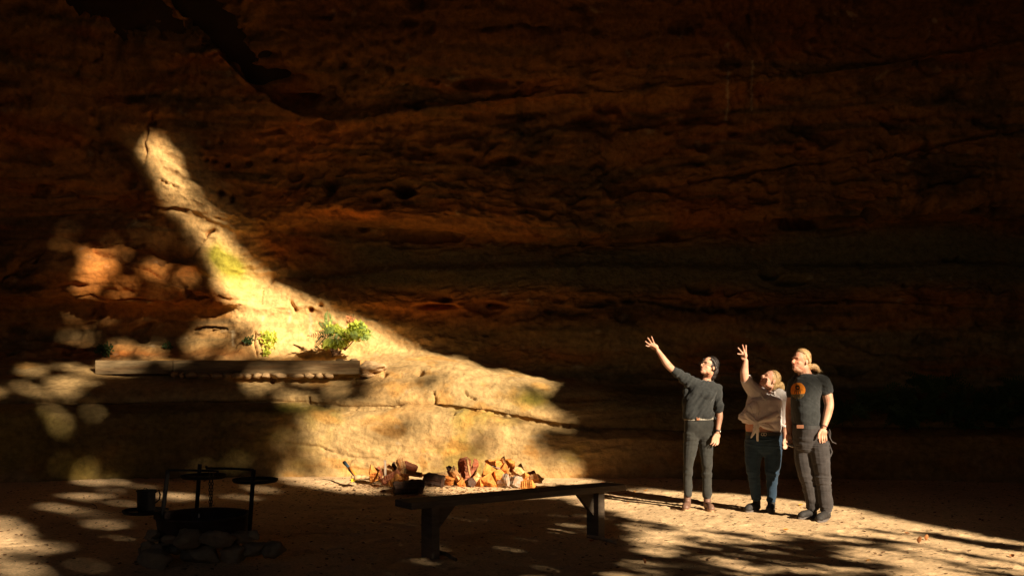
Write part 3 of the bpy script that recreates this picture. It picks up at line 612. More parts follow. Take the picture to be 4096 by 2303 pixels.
# centre, length in crop units, half thickness, tilt of the long axis in the picture (deg from upright), lean towards the viewer, colour, kind, depth, label
wood = [
 (425, 278, 110, 62, 8, .75, 'o', 'wedge', 13.1, 'pale orange wedge at the left end of the pile next to the axe'),
 (492, 275, 100, 38, -18, .5, 'r', 'wedge', 13.15, 'reddish splintered slab leaning on the leftmost orange wedge'),
 (570, 250, 250, 17, 1, .1, 'g', 'wedge', 12.95, 'thin grey splinter standing upright in the left part of the pile'),
 (620, 262, 120, 55, -25, .7, 'p', 'half', 13.25, 'round backed pale log behind the upright grey splinter'),
 (640, 322, 240, 38, 58, .25, 'r', 'wedge', 12.85, 'long brown split log sloping down to the left in front of the thin splinter'),
 (700, 365, 150, 42, 52, .35, 'o', 'wedge', 12.8, 'orange split log under the sloping brown log'),
 (775, 190, 190, 46, -8, .3, 'p', 'wedge', 13.1, 'tall pale wedge standing upright with a splintered top, left of the red knot'),
 (795, 295, 110, 52, 20, .7, 'p', 'wedge', 12.95, 'pale block at the foot of the tall upright wedge'),
 (925, 292, 190, 36, 98, .15, 'o', 'half', 12.95, 'orange split log lying flat just above the dark stump'),
 (868, 185, 150, 34, -64, .5, 'r', 'round', 13.15, 'bright red knotted branch end on top of the left heap'),
 (690, 215, 70, 36, 10, .8, 'b', 'half', 13.3, 'small black bark piece behind the left heap'),
 (1195, 300, 300, 24, 84, .1, 'p', 'wedge', 13.1, 'long pale split log lying flat between the two heaps'),
 (1165, 378, 230, 58, 96, .3, 'b', 'half', 12.7, 'dark shaded split log on the sand right of the stump'),
 (1360, 372, 130, 50, 4, .6, 'o', 'wedge', 12.85, 'small orange wedge with arched top, left foot of the big heap'),
 (1385, 275, 80, 48, -20, .6, 'b', 'half', 13.2, 'dark bark piece behind the left side of the big heap'),
 (1470, 325, 250, 46, -30, .35, 'p', 'wedge', 12.8, 'long pale split log with striped grain leaning left in the big heap'),
 (1425, 335, 210, 36, -32, .3, 'r', 'wedge', 12.9, 'brown sided split log behind the striped leaning log'),
 (1520, 412, 70, 46, -25, .8, 'o', 'wedge', 12.75, 'bright orange cut end at the foot of the striped leaning log'),
 (1540, 230, 270, 66, 4, .25, 'r', 'wedge', 13.1, 'tallest dark red barky log standing upright in the big heap'),
 (1590, 200, 200, 14, -10, .15, 'p', 'wedge', 12.95, 'narrow pale strip of sapwood on the tallest red log'),
 (1640, 240, 210, 44, 14, .3, 'r', 'half', 13.15, 'red grained log leaning right behind the tallest log'),
 (1650, 365, 180, 36, 35, .3, 'p', 'wedge', 12.8, 'whitish split log leaning right at the foot of the red logs'),
 (1600, 398, 60, 40, 60, .85, 'b', 'round', 12.75, 'black round log end between the orange cut end and the whitish log'),
 (1705, 398, 80, 42, 70, .8, 'o', 'wedge', 12.8, 'small orange chunk on the sand right of the whitish log'),
 (1820, 290, 130, 76, 15, .8, 'o', 'wedge', 12.95, 'broad orange split face at the left of the right hand stack'),
 (1850, 380, 120, 66, -20, .8, 'o', 'wedge', 12.8, 'orange splintered face at the bottom of the right hand stack'),
 (1955, 160, 110, 78, 85, .8, 'o', 'half', 13.05, 'topmost oval orange log end of the right hand stack'),
 (2030, 145, 120, 24, -18, .3, 'p', 'wedge', 13.0, 'short pale splinter rising from the top of the right hand stack'),
 (1905, 232, 150, 42, 100, .5, 'g', 'half', 13.0, 'grey curved slab under the topmost log'),
 (1955, 315, 80, 44, 0, .85, 'o', 'round', 12.85, 'small bright orange square end in the middle of the right hand stack'),
 (2045, 262, 140, 52, -12, .6, 'o', 'wedge', 12.95, 'orange triangular wedge pointing down, right of the topmost log'),
 (2125, 200, 110, 26, 5, .4, 'o', 'wedge', 13.15, 'slim orange piece standing at the back of the right hand stack'),
 (2170, 285, 180, 74, 32, .5, 'p', 'wedge', 12.95, 'large pale grained split log on the right side of the stack'),
 (2000, 390, 160, 54, 82, .6, 'g', 'half', 12.8, 'grey brown log end on the sand in the middle of the stack'),
 (2150, 390, 100, 50, 70, .8, 'g', 'round', 12.8, 'round grey log end low on the right side of the stack'),
 (2240, 360, 180, 34, 35, .4, 'o', 'wedge', 12.85, 'orange split log leaning right over the round grey end'),
 (2330, 285, 110, 22, 68, .3, 'r', 'wedge', 13.05, 'thin red splinter on the far right of the stack'),
 (2370, 340, 180, 52, 84, .4, 'p', 'half', 12.95, 'pale broad log end at the far right of the stack'),
 (2290, 418, 170, 44, 76, .5, 'o', 'wedge', 12.7, 'orange split log lying at the front right corner of the stack'),
]
gapfill = (1500, 360)
protoc = {}
for i, (cx, cy, L, R, tilt, lean, mk, kd, D, lab) in enumerate(wood):
    c = wc(cx, cy, D); k = .33/4*D/F; t = math.radians(tilt); ld = lean*1.25
    ax = Vector((-math.sin(t)*-1*math.cos(ld), -math.sin(ld), math.cos(t)*math.cos(ld))); ax = Vector((math.sin(t)*math.cos(ld), -math.sin(ld), math.cos(t)*math.cos(ld))).normalized()
    Lm_ = max(L*k*1.05/max(math.cos(ld), .45), .16); q = ax.to_track_quat('Z', 'Y')
    bm = log_piece(Lm_, R*k*1.65, i*7+3, kd); o = bm_obj(bm, 'firewood', MW[mk]); o.location = c+Vector((0, .35*abs(ax.y)*Lm_, 0)); o.rotation_mode = 'QUATERNION'
    o.rotation_quaternion = q @ Matrix.Rotation(random.Random(i).uniform(0, 6.28) if kd != 'wedge' else random.Random(i).uniform(-.6, .6)-1.57, 3, 'Z').to_quaternion()
    tag(o, lab, 'firewood', 'pieces of split firewood in the heap')
# stump in front, shade put into its dark bark colour
bm = log_piece(.36, .105, 77, 'round'); o = bm_obj(bm, 'stump', MW['b']); c = wc(860, 440, 12.35); o.location = c; o.rotation_euler = (0, math.radians(88), math.radians(12)); tag(o, 'log toned dark for shade on the sand in front of the left heap of firewood', 'log')
for v in o.data.vertices: pass
# rocks under axe
for i, (cx, cy, s) in enumerate([(240, 325, .06), (300, 318, .045), (200, 320, .035)]):
    bm = rock_mesh(s*1.3, s, s*.7, 120+i, 2); o = bm_obj(bm, 'rock', M_pstone, None, True); o.location = wc(cx, cy, 12.95)
    tag(o, ['largest pale stone at the foot of the axe', 'pale stone between the axe and the first wedge', 'smallest stone beside the yellow axe head'][i], 'stone', 'stones by the axe')
# axe
A0 = wc(85, 145, 13.25); A1 = wc(238, 318, 12.95); axe = empty('axe', A1, 'axe with blue black grip and orange shaft, stuck head down left of the firewood', 'axe')
M_grip = mat('rubber grip', color=(.03, .05, .06), rough=.6); M_shaft = mat('orange shaft', color=(.75, .27, .04), rough=.5); M_yel = mat('yellow head', color=(.75, .55, .03), rough=.5); M_blk = mat('black sleeve', color=(.02, .02, .02), rough=.6)
def seg(a, b, r, name, m, par, base, n=10):
    bm = bmesh.new(); tube(bm, [a-base, (a+b)/2-base, b-base], r, n); return bm_obj(bm, name, m, par, True)
l = lambda t: A0.lerp(A1, t)
seg(l(-.02), l(.36), [.026, .021, .018], 'grip', M_grip, axe, A1); seg(l(.36), l(.96), [.017, .019, .021], 'shaft', M_shaft, axe, A1)
sd = Vector((-.012, -.006, -.01)); seg(l(.42)+sd, l(.97)+sd, [.013, .013, .014], 'sleeve', M_blk, axe, A1)
bm = bmesh.new(); a = wc(175, 345, 12.95)-A1; b = A1-A1
box_bm(bm, (a+b)/2+Vector((0, 0, -.012)), (b-a).normalized(), Y3, Z3, (b-a).length*1.3, .035, .05, .006); bm_obj(bm, 'axe_head', M_yel, axe)
# ------------------------------------------------------------ fire pit
M_iron = mat('sooty iron', color=(.035, .028, .024), rough=.75, metal=.3, var=.4, vscale=12, bump=.3, bscale=30, bdist=.004)
M_rust = mat('rusty drum', color=(.055, .035, .028), rough=.85, var=.4, vscale=8, bump=.3, bscale=25, bdist=.006)
fc = lambda x, y, D: p4(450+x*.3335, 1820+y*.3335, D)
C0 = Vector((-2.545, 8.2, 0)); pit = empty('fire_pit', C0, 'round iron fire tub on stones with three posts and hotplates, bottom left', 'fire pit')
bm = bmesh.new(); lathe(bm, Vector((0, 0, 0)), [(.0, .16), (.30, .18), (.34, .22), (.355, .34), (.385, .345), (.385, .325), (.37, .32), (.355, .22), (.34, .14), (.30, .11)]); bm_obj(bm, 'tub', M_rust, pit, True)
M_ash = mat('ash', color=(.12, .11, .10), rough=1, var=.6, vscale=20, bump=1, bscale=25, bdist=.03)
bm = bmesh.new(); lathe(bm, Vector((0, 0, 0)), [(0, .215), (.12, .225), (.24, .215), (.35, .20)]); bm_obj(bm, 'ash', M_ash, pit, True)
posts = [(fc(665, 170, 8.02), fc(600, 700, 8.02), fc(575, 1045, 8.02)), (fc(1048, 100, 8.55), fc(1030, 350, 8.55), fc(1000, 760, 8.55)), (fc(1692, 170, 8.15), fc(1670, 500, 8.15), fc(1640, 900, 8.15))]
for a, m_, b in posts:
    bm = bmesh.new(); tube(bm, [a-C0, m_-C0, b-C0+Z3*-.02], .0175, 10); bm_obj(bm, 'post', M_iron, pit, True)
def bar(pts, r, name='cross_bar', par=pit, m=M_iron, base=C0):
    bm = bmesh.new(); tube(bm, [p-base for p in pts], r, 8); return bm_obj(bm, name, m, par, True)
bar([fc(665, 172, 8.02), fc(950, 176, 8.05), fc(1240, 182, 8.1), fc(1265, 190, 8.1), fc(1268, 205, 8.1), fc(1245, 214, 8.1)], .009)
bar([fc(1692, 170, 8.15), fc(1400, 152, 8.2), fc(1160, 150, 8.2), fc(1130, 150, 8.2), fc(1124, 135, 8.2), fc(1130, 120, 8.2)], .010)
def hotplate(c, r, lab=None):
    bm = bmesh.new(); lathe(bm, c-C0, [(0, -.012), (r*.93, -.012), (r, .004), (r, .016), (r*.96, .016), (r*.92, .0), (0, .0)], 36); return bm_obj(bm, 'hotplate', M_iron, pit, True)
hotplate(fc(1095, 250, 8.45), .19); hotplate(fc(1712, 298, 8.2), .185); hotplate(fc(395, 668, 8.1), .18)
bar([fc(575, 690, 8.02), fc(400, 690, 8.1)], .012, 'plate_arm')
# chain on the cross bar
chain = empty('chain', fc(1180, 160, 8.12), 'doubled iron chain hanging from the cross bar over the fire tub', 'chain'); cb0 = fc(1180, 160, 8.12)
M_chain = mat('chain iron', color=(.06, .05, .045), rough=.6, metal=.5)
def torus_link(a, r, tw):
    bm = bmesh.new(); n = 14; P = []
    for k in range(n):
        w_ = 2*math.pi*k/n; P.append(Vector((math.cos(w_)*.008, 0, math.sin(w_)*.017)))
    P = [Matrix.Rotation(tw, 3, 'Z') @ p+a for p in P]; rings = []
    for k in range(n):
        d = (P[(k+1) % n]-P[k-1]).normalized(); u_ = d.orthogonal().normalized(); v_ = d.cross(u_); rings.append([bm.verts.new(P[k]+(u_*math.cos(q)+v_*math.sin(q))*r) for q in (0, 1.57, 3.14, 4.71)])
    for k in range(n):
        for j in range(4): bm.faces.new((rings[k][j], rings[k][(j+1) % 4], rings[(k+1) % n][(j+1) % 4], rings[(k+1) % n][j]))
    return bm
l0 = None
for s, (xa, xb) in enumerate(((1165, 1168), (1205, 1185))):
    for k in range(12):
        p = fc(xa, 175, 8.12).lerp(fc(xb, 605, 8.12), (k+.5)/12)-cb0
        if l0 is None: l0 = [bm_obj(torus_link(Vector((0, 0, 0)), .0035, t_), 'chain_link', M_chain, chain, True) for t_ in (0, 1.5)]; l0[0].location = p; l0[1].location = fc(xa, 175, 8.12).lerp(fc(xb, 605, 8.12), 1.5/12)-cb0; continue
        if s == 0 and k == 1: continue
        q = l0[k % 2].copy(); COL.objects.link(q); q.parent = chain; q.location = p
# billy can on the left plate
pc = fc(405, 655, 8.1); can = empty('billy_can', pc, 'blackened billy can with side handle standing on the left hotplate of the fire pit', 'billy can')
bm = bmesh.new(); lathe(bm, Vector((0, 0, 0)), [(0, 0), (.066, 0), (.07, .006), (.072, .15), (.08, .16), (.08, .166), (.068, .16), (.066, .012), (0, .01)], 32); bm_obj(bm, 'pot', M_iron, can, True)
bm = bmesh.new(); tube(bm, [Vector(p) for p in ((.07, 0, .145), (.10, 0, .165), (.115, -.005, .13), (.108, -.005, .09), (.072, 0, .06))], .006, 8); bm_obj(bm, 'handle', M_iron, can, True)
bm = bmesh.new(); tube(bm, [Vector(p) for p in ((-.02, 0, .165), (-.01, -.02, .185), (.01, -.02, .182), (.015, 0, .166))], .003, 6); bm_obj(bm, 'lug', M_iron, can, True)
# scrap of paper in the tub
M_paper = mat('paper', color=(.55, .5, .45), rough=.9, var=.3, vscale=60)
bm = rock_mesh(.008, .006, .022, 5, 2, .5); o = bm_obj(bm, 'charred_paper', M_paper, None, False); o.location = fc(1037, 715, 8.0); tag(o, 'small pale scrap of burnt paper standing in the fire tub', 'paper scrap')
# ring of stones: crop x, y, half w, half h
M_stone = mat('hearth stone', color=(.25, .18, .11), rough=.95, var=.4, vscale=7, bump=.6, bscale=18, bdist=.012)
stones = [(480, 950, 75, 55, 'reddish brick like stone left of the fire pit post, upper'), (478, 998, 70, 24, 'thin flat stone under the reddish stone left of the post'), (690, 1000, 90, 42, 'flat reddish stone just right of the left post'), (440, 1088, 78, 66, 'pale yellowish stone at the left corner of the fire ring, brightest of all'),
 (625, 1062, 66, 28, 'narrow light stone at the foot of the left post'), (560, 1130, 130, 75, 'broad rounded stone below the left post'), (775, 1105, 90, 62, 'wedge stone between the broad rounded stone and the big pointed stone'), (900, 1005, 160, 112, 'big pointed stone in front of the tub, left of centre'),
 (1265, 1000, 165, 92, 'big flat faced stone in front of the tub, right of centre'), (1545, 970, 120, 72, 'squarish stone under the right side of the tub'), (520, 1240, 170, 100, 'largest low boulder at the front left corner of the ring'), (1060, 1180, 200, 100, 'wide dark stone at the front centre of the ring'),
 (1440, 1180, 165, 95, 'dark square boulder at the front right of the ring'), (1700, 1110, 130, 75, 'dark stone behind the front right boulder'), (1930, 1130, 160, 85, 'low stone at the far right end of the ring'), (1700, 950, 65, 50, 'small stone at the foot of the right post'),
 (1465, 1050, 55, 20, 'thin stone wedged beneath the squarish stone'), (330, 1140, 22, 48, 'slim upright chip of white stone at the outer left'), (280, 1270, 14, 14, 'tiny white pebble at the outer left of the ring'), (380, 1200, 60, 28, 'flat shard leaning at the left edge of the ring')]
for i, (x, y, a, b, lab) in enumerate(stones):
    D = H*F/((1820+min(y+b, 1380)*.3335)/4-HY)
    D = min(max(D, 7.45), 7.95)
    if y < 1010: D = max(D, 7.82) if x > 1400 or x < 560 else 7.78; k = .3335/4*D/F
    bm = rock_mesh(a*k*1.25, max(min(a*k, .13), .02), b*k*1.25, 200+i, 4, .2, .55); o = bm_obj(bm, 'hearth_stone', M_stone, None, True); o.location = fc(x, y, D); o.rotation_euler = (0, random.uniform(-.15, .15), random.uniform(-.3, .3))
    tag(o, lab, 'stone', 'stones ringed round the fire pit')
# back half of the ring, seen only as slivers through the gaps
# ------------------------------------------------------------ plants
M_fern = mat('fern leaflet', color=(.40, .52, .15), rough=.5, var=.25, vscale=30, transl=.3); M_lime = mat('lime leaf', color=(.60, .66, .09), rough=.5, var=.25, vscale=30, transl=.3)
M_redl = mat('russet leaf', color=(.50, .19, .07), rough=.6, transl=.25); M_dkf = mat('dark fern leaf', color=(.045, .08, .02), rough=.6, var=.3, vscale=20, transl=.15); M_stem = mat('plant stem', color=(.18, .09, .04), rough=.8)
def quadleaf(V, Fc, a, d, s, wd, nrm):
    w_ = d.cross(nrm).normalized()*wd*s; b = len(V); V += [a, a+d*s*.45+w_, a+d*s, a+d*s*.45-w_]; Fc.append((b, b+1, b+2, b+3))
def frond(P0, P1, sag, ll, n, nrm, wd=.16):
    """pinnate leaf: points along the midrib, leaflets either side"""
    V = []; Fc = []; P0 = Vector(P0); P1 = Vector(P1); L = (P1-P0).length
    def mid(t): return P0.lerp(P1, t)+Vector((0, 0, sag*4*t*(1-t)))
    for k in range(n):
        t = .16+.82*k/(n-1); c = mid(t); d = (mid(min(t+.03, 1))-mid(t-.03)).normalized(); s = d.cross(nrm).normalized(); q = ll*(math.sin(math.pi*(.22+.75*t))*.9+.12)
        for sg in (-1, 1): quadleaf(V, Fc, c, (s*sg+d*.55+nrm*random.uniform(-.25, .25)).normalized(), q*random.uniform(.88, 1.1), wd, nrm)
    quadleaf(V, Fc, mid(.98), (P1-mid(.9)).normalized(), ll*.6, wd, nrm)
    for k in range(8):                                    # midrib strip
        a, b = mid(k/8), mid((k+1)/8); s = (b-a).cross(nrm).normalized()*.004; i = len(V); V += [a-s, a+s, b+s, b-s]; Fc.append((i, i+1, i+2, i+3))
    return V, Fc
def leafmesh(name, V, Fc, m, par): return link(name, np_mesh(name, [tuple(v) for v in V], Fc), m, par, False)
def clump(c, rx, ry, rz, n, s, wd=.3):
    V = []; Fc = []
    for _ in range(n):
        while True:
            p = Vector([random.uniform(-1, 1) for _ in range(3)])
            if p.length < 1 and mn.noise(p*2.2+Vector(c)*3) > -.22: break
        d = Vector((random.gauss(0, 1), random.gauss(0, 1)-.5, random.gauss(0, .8)+.2)).normalized(); nn = Vector((random.gauss(0, .5), -1, random.gauss(0, .5)+.4)).normalized()
        quadleaf(V, Fc, Vector(c)+Vector((p.x*rx, p.y*ry, p.z*rz)), d, s*random.uniform(.6, 1.3), wd, nn)
    return V, Fc
Db = 15.75
bc = lambda x, y, D=Db: pt((1000+x*.2135)/4, (1200+y*.2135)/4, D)
r0 = bc(1720, 900, 15.9); shrub = empty('fern_shrub', r0, 'bright green shrub of feathery fronds and lime leaves on the sunlit rock ledge', 'shrub')
fr = [((1480, 520), (1455, 210), 95, 'g'), ((1500, 640), (1400, 370), 85, 'g'), ((1420, 560), (1300, 400), 70, 'g'), ((1650, 560), (1330, 600), 80, 'g'), ((1640, 520), (1500, 800), 110, 'g'), ((1700, 540), (1640, 790), 90, 'g'), ((1640, 700), (1100, 660), 80, 'd'), ((1420, 640), (1210, 900), 80, 'd'), ((1560, 700), (1240, 570), 60, 'd'),
 ((1980, 640), (2130, 400), 80, 'g'), ((1900, 700), (2230, 560), 75, 'l'), ((1900, 560), (2000, 760), 80, 'g'), ((2000, 560), (2130, 770), 75, 'g'), ((2080, 580), (2210, 800), 70, 'g'), ((2060, 640), (2330, 700), 60, 'g'), ((1500, 700), (1370, 890), 60, 'l'), ((2100, 540), (2220, 640), 60, 'l')]
Mf = {'g': M_fern, 'd': M_dkf, 'l': M_lime, 'r': M_redl}
for i, (a, b, s, m_) in enumerate(fr):
    D = Db-.05*(i % 4); A_ = bc(*a, D+.12)-r0; B_ = bc(*b, D-.12)-r0; k = .2135/4*Db/F
    V, Fc = frond(A_, B_, .02, s*k*1.15, 11, Vector((random.uniform(-.2, .2), -1, random.uniform(-.1, .5))).normalized(), .15); leafmesh('frond', V, Fc, Mf[m_], shrub)
for (x, y, rx, ry, n, m_, nm) in [(1950, 640, 300, 120, 330, M_lime, 'foliage'), (1600, 820, 260, 90, 260, M_lime, 'foliage'), (1900, 370, 95, 60, 14, M_redl, 'foliage'), (1560, 540, 170, 90, 110, M_lime, 'foliage'), (1990, 470, 170, 60, 90, M_lime, 'foliage'), (2150, 620, 110, 130, 90, M_fern, 'foliage'), (1850, 650, 60, 90, 5, M_redl, 'foliage'), (1620, 960, 120, 60, 36, M_stem, 'foliage')]:
    k = .2135/4*Db/F; V, Fc = clump(bc(x, y)-r0, rx*k, .12, ry*k, int(n*1.6), .062); leafmesh(nm, V, Fc, m_, shrub)
bm = bmesh.new()
for (x, y) in [(1480, 560), (1300, 640), (1650, 600), (1950, 500), (2100, 620), (1880, 420), (1500, 760)]: tube(bm, [bc(1780, 930, 16.0)-r0, bc((1780+x)/2, (930+y)/2-20)-r0, bc(x, y)-r0], [.010, .008, .004], 6)
bm_obj(bm, 'stem', M_stem, shrub, True)
def small_plant(px, py, rx, ry, n, m_, lab, s=.055, D=15.8, m2=None, name='small_plant'):
    c = pt(px, py, D); h_ = hit(px, py)
    if h_ is not None: D = h_.y-.06; c = pt(px, py, D)
    k = D/F; t = empty(name, c-Vector((0, 0, ry*k)), lab, 'plant'); off = Vector((0, 0, ry*k))
    V, Fc = clump(off, rx*k, min(rx*k*.6, .12), ry*k, n, s); leafmesh('foliage', V, Fc, m_, t)
    if m2: V, Fc = clump(off+Vector((-rx*k*.7, 0, -ry*k*.3)), rx*k*.5, .05, ry*k*.5, n//6, s); leafmesh('foliage', V, Fc, m2, t)
    bm = bmesh.new(); tube(bm, [Vector((0, .05, -.02)), off*.6, off*1.3], [.008, .006, .003], 6); bm_obj(bm, 'stem', M_stem, t, True)
small_plant(269, 340, 8.5, 10, 330, M_lime, 'small lime green leafy plant on the sunlit rock left of the feathery shrub', m2=M_redl)
small_plant(267, 351, 4, 4, 60, M_lime, 'lowest tuft of lime leaves hanging under the small lime plant')
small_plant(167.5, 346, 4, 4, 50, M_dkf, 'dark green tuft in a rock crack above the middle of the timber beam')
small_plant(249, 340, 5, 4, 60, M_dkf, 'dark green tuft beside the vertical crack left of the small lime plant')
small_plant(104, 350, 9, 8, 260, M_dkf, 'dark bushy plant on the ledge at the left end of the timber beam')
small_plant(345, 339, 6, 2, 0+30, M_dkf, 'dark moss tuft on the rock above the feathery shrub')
# dark ferns on the right hand ledge
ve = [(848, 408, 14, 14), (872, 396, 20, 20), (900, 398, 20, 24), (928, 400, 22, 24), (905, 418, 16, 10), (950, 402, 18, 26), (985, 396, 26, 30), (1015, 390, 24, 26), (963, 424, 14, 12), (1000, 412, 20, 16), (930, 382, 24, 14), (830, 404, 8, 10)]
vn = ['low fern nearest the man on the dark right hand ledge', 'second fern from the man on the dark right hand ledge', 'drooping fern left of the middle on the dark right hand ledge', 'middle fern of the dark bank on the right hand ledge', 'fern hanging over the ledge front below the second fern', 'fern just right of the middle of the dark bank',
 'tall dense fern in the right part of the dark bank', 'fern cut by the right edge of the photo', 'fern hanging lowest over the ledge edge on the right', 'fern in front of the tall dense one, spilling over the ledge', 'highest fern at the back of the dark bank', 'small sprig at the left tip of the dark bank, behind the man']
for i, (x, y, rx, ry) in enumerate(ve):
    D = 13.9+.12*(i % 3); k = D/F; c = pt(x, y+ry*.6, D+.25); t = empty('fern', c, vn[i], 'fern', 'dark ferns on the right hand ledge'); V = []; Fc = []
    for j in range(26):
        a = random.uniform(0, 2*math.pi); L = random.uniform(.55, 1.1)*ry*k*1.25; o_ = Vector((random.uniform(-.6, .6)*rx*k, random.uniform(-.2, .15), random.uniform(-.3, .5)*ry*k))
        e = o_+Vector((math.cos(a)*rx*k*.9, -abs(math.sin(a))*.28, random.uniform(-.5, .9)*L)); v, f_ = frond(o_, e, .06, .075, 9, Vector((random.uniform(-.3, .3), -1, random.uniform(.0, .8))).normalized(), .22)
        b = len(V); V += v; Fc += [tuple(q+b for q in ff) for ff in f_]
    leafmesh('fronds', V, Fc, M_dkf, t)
# ------------------------------------------------------------ litter
def litter(n, fx, fy, s, m_, name, label, cat, seed, curl=.35, wd=.35, zoff=.004):
    r = np.random.default_rng(seed); V = []; Fc = []
    for _ in range(n):
        x = fx(r); y = fy(r, x); z = gh(x, y)
        if z > .6: continue
        a = r.uniform(0, 6.28); q = s*r.uniform(.5, 1.6); d = Vector((math.cos(a), math.sin(a), r.uniform(-.1, curl))).normalized(); nn = Vector((r.normal(0, .25), r.normal(0, .25), 1)).normalized()
        quadleaf(V, Fc, Vector((x, y, z+zoff)), d, q, wd, nn)
    o = leafmesh(name, V, Fc, m_, None); tag(o, label, cat, kind='stuff'); return o
M_lit1 = mat('brown leaf litter', color=(.16, .08, .035), rough=.8, var=.5, vscale=6); M_lit2 = mat('dark twig litter', color=(.07, .045, .03), rough=.9); M_chip = mat('wood chip', color=(.62, .36, .17), rough=.8, var=.3, vscale=15)
litter(4200, lambda r: r.uniform(-6.5, 6.8), lambda r, x: r.uniform(6.6, 13.9), .030, M_lit1, 'leaf_litter', 'small brown leaf litter scattered over the sand floor', 'leaf litter', 3)
litter(8500, lambda r: r.uniform(-6.5, 6.8), lambda r, x: r.uniform(6.6, 13.9), .045, M_lit2, 'twig_litter', 'thin dark twigs and needles scattered over the sand floor', 'twigs', 4, .2, .05)
litter(1500, lambda r: float(np.clip(r.normal(-.9, 1.0), -3, 1.2)), lambda r, x: r.uniform(12.1, 13.5), .034, M_lit1, 'bark_litter', 'brown bark crumbs round the firewood heap', 'bark litter', 5)
litter(1300, lambda r: float(np.clip(r.normal(-.6, .9), -2.8, 1.1)), lambda r, x: r.uniform(12.2, 13.3), .030, M_chip, 'wood_chips', 'pale orange wood chips strewn round the firewood heap', 'wood chips', 6, .4, .22)
M_leafo = mat('fallen orange leaf', color=(.70, .32, .05), rough=.7, var=.25, vscale=30, transl=.1); M_leafb = mat('fallen brown leaf', color=(.42, .17, .06), rough=.7, var=.25, vscale=30, transl=.1)
fl_ = [(646, 489.5, .07, 'o', 'orange leaf on the sand left of the woman in dark clothes, nearest her boots'), (635, 490.5, .05, 'o', 'small orange leaf beside the larger one left of the woman in dark clothes'), (625, 488, .05, 'b', 'brown leaf in the sunlit strip left of the woman in dark clothes'), (602, 482.5, .06, 'b', 'brown red leaf at the foot of the rock where the sunlit strip ends'), (612, 486, .04, 'o', 'tiny orange leaf in the sunlit strip near the bench end'),
 (628, 503.5, .05, 'b', 'brown leaf in the shadow strip left of the boots'), (801, 504, .07, 'o', 'yellow leaf on the sand between the two right hand people'), (812, 543, .06, 'o', 'curled orange leaf on the sand below the man'), (1012, 556, .06, 'b', 'dark leaf on the sunlit sand at the right edge'), (927, 540, .06, 'b', 'curled brown leaf standing upright on the sand at the right'), (920, 543, .07, 'b', 'flat brown leaf beside the upright curled leaf'),
 (644, 565, .05, 'b', 'upright orange brown leaf in the shade at the bottom centre'), (786, 529, .06, 'o', 'yellow leaf fragment on the sand in front of the man shoes'), (592, 541, .08, 'b', 'brown leaf by the foot of the far bench leg'), (907, 533, .05, 'b', 'dark crumpled leaf in the shade right of the man'), (869, 562, .05, 'o', 'faded yellow leaf at the bottom right of centre'), (700, 553, .06, 'b', 'brown leaf in the dappled shade right of the bench')]
for i, (x, y, s, m_, lab) in enumerate(fl_):
    c = pg(x, y); c.z = gh(c.x, c.y)+.006; bm = bmesh.new(); n = 7; rows = []
    for k in range(n):
        t = k/(n-1); w_ = .34*math.sin(math.pi*(t*.94+.03))**.8; rows.append([bm.verts.new(Vector(((t-.5)*s, q*w_*s, s*(.35*(t-.5)**2+.5*q*q*w_)))) for q in (-1, -.5, 0, .5, 1)])
    for k in range(n-1):
        for j in range(4): bm.faces.new((rows[k][j], rows[k][j+1], rows[k+1][j+1], rows[k+1][j]))
    o = bm_obj(bm, 'fallen_leaf', M_leafo if m_ == 'o' else M_leafb, None, True); o.location = c; up = 'upright' in lab
    o.rotation_euler = (random.uniform(-.3, .3), -1.2 if up else random.uniform(-.3, .1), random.uniform(0, 6.28)); o.location.z += s*.4 if up else 0
    tag(o, lab, 'leaf', 'larger fallen leaves on the sand')
# ------------------------------------------------------------ people
M_skin = mat('skin', attr='tone', rough=.55, spec=.35, var=.06, vscale=60)
def ell(bm, c, r, R=None, sub=2):
    g_ = bmesh.ops.create_icosphere(bm, subdivisions=sub, radius=1); M = (R.to_4x4() if R else Matrix.Identity(4)) @ Matrix.Diagonal((*r, 1)); M = Matrix.Translation(c) @ M
    bmesh.ops.transform(bm, matrix=M, verts=g_['verts'])
def limb(bm, P, R, n=14):                                   # rounded, tapered tube
    P = [Vector(p) for p in P]
    PP = []; RR = []
    for i in range(len(P)-1):
        for k in range(5):
            t = k/5; PP.append(P[i].lerp(P[i+1], t)); RR.append(R[i]*(1-t)+R[i+1]*t)
    PP.append(P[-1]); RR.append(R[-1])
    for _ in range(2):
        Q = PP[:]
        for i in range(1, len(PP)-1): Q[i] = PP[i-1]*.25+PP[i]*.5+PP[i+1]*.25
        PP = Q
    tube(bm, PP, RR, n); ell(bm, PP[0], (RR[0],)*3, sub=2); ell(bm, PP[-1], (RR[-1],)*3, sub=2)
def loft(bm, S, n=28):                                       # sections: centre, half width, half depth, yaw
    rings = []
    for c, a, b, yw in S:
        u = Vector((math.cos(yw), math.sin(yw), 0)); v = Vector((-math.sin(yw), math.cos(yw), 0))
        rings.append([bm.verts.new(Vector(c)+u*a*math.copysign(abs(math.cos(q))**.85, math.cos(q))+v*b*math.copysign(abs(math.sin(q))**.85, math.sin(q))) for q in [2*math.pi*k/n for k in range(n)]])
    for i in range(len(S)-1):
        for k in range(n): bm.faces.new((rings[i][k], rings[i][(k+1) % n], rings[i+1][(k+1) % n], rings[i+1][k]))
    bm.faces.new(rings[0][::-1]); bm.faces.new(rings[-1])
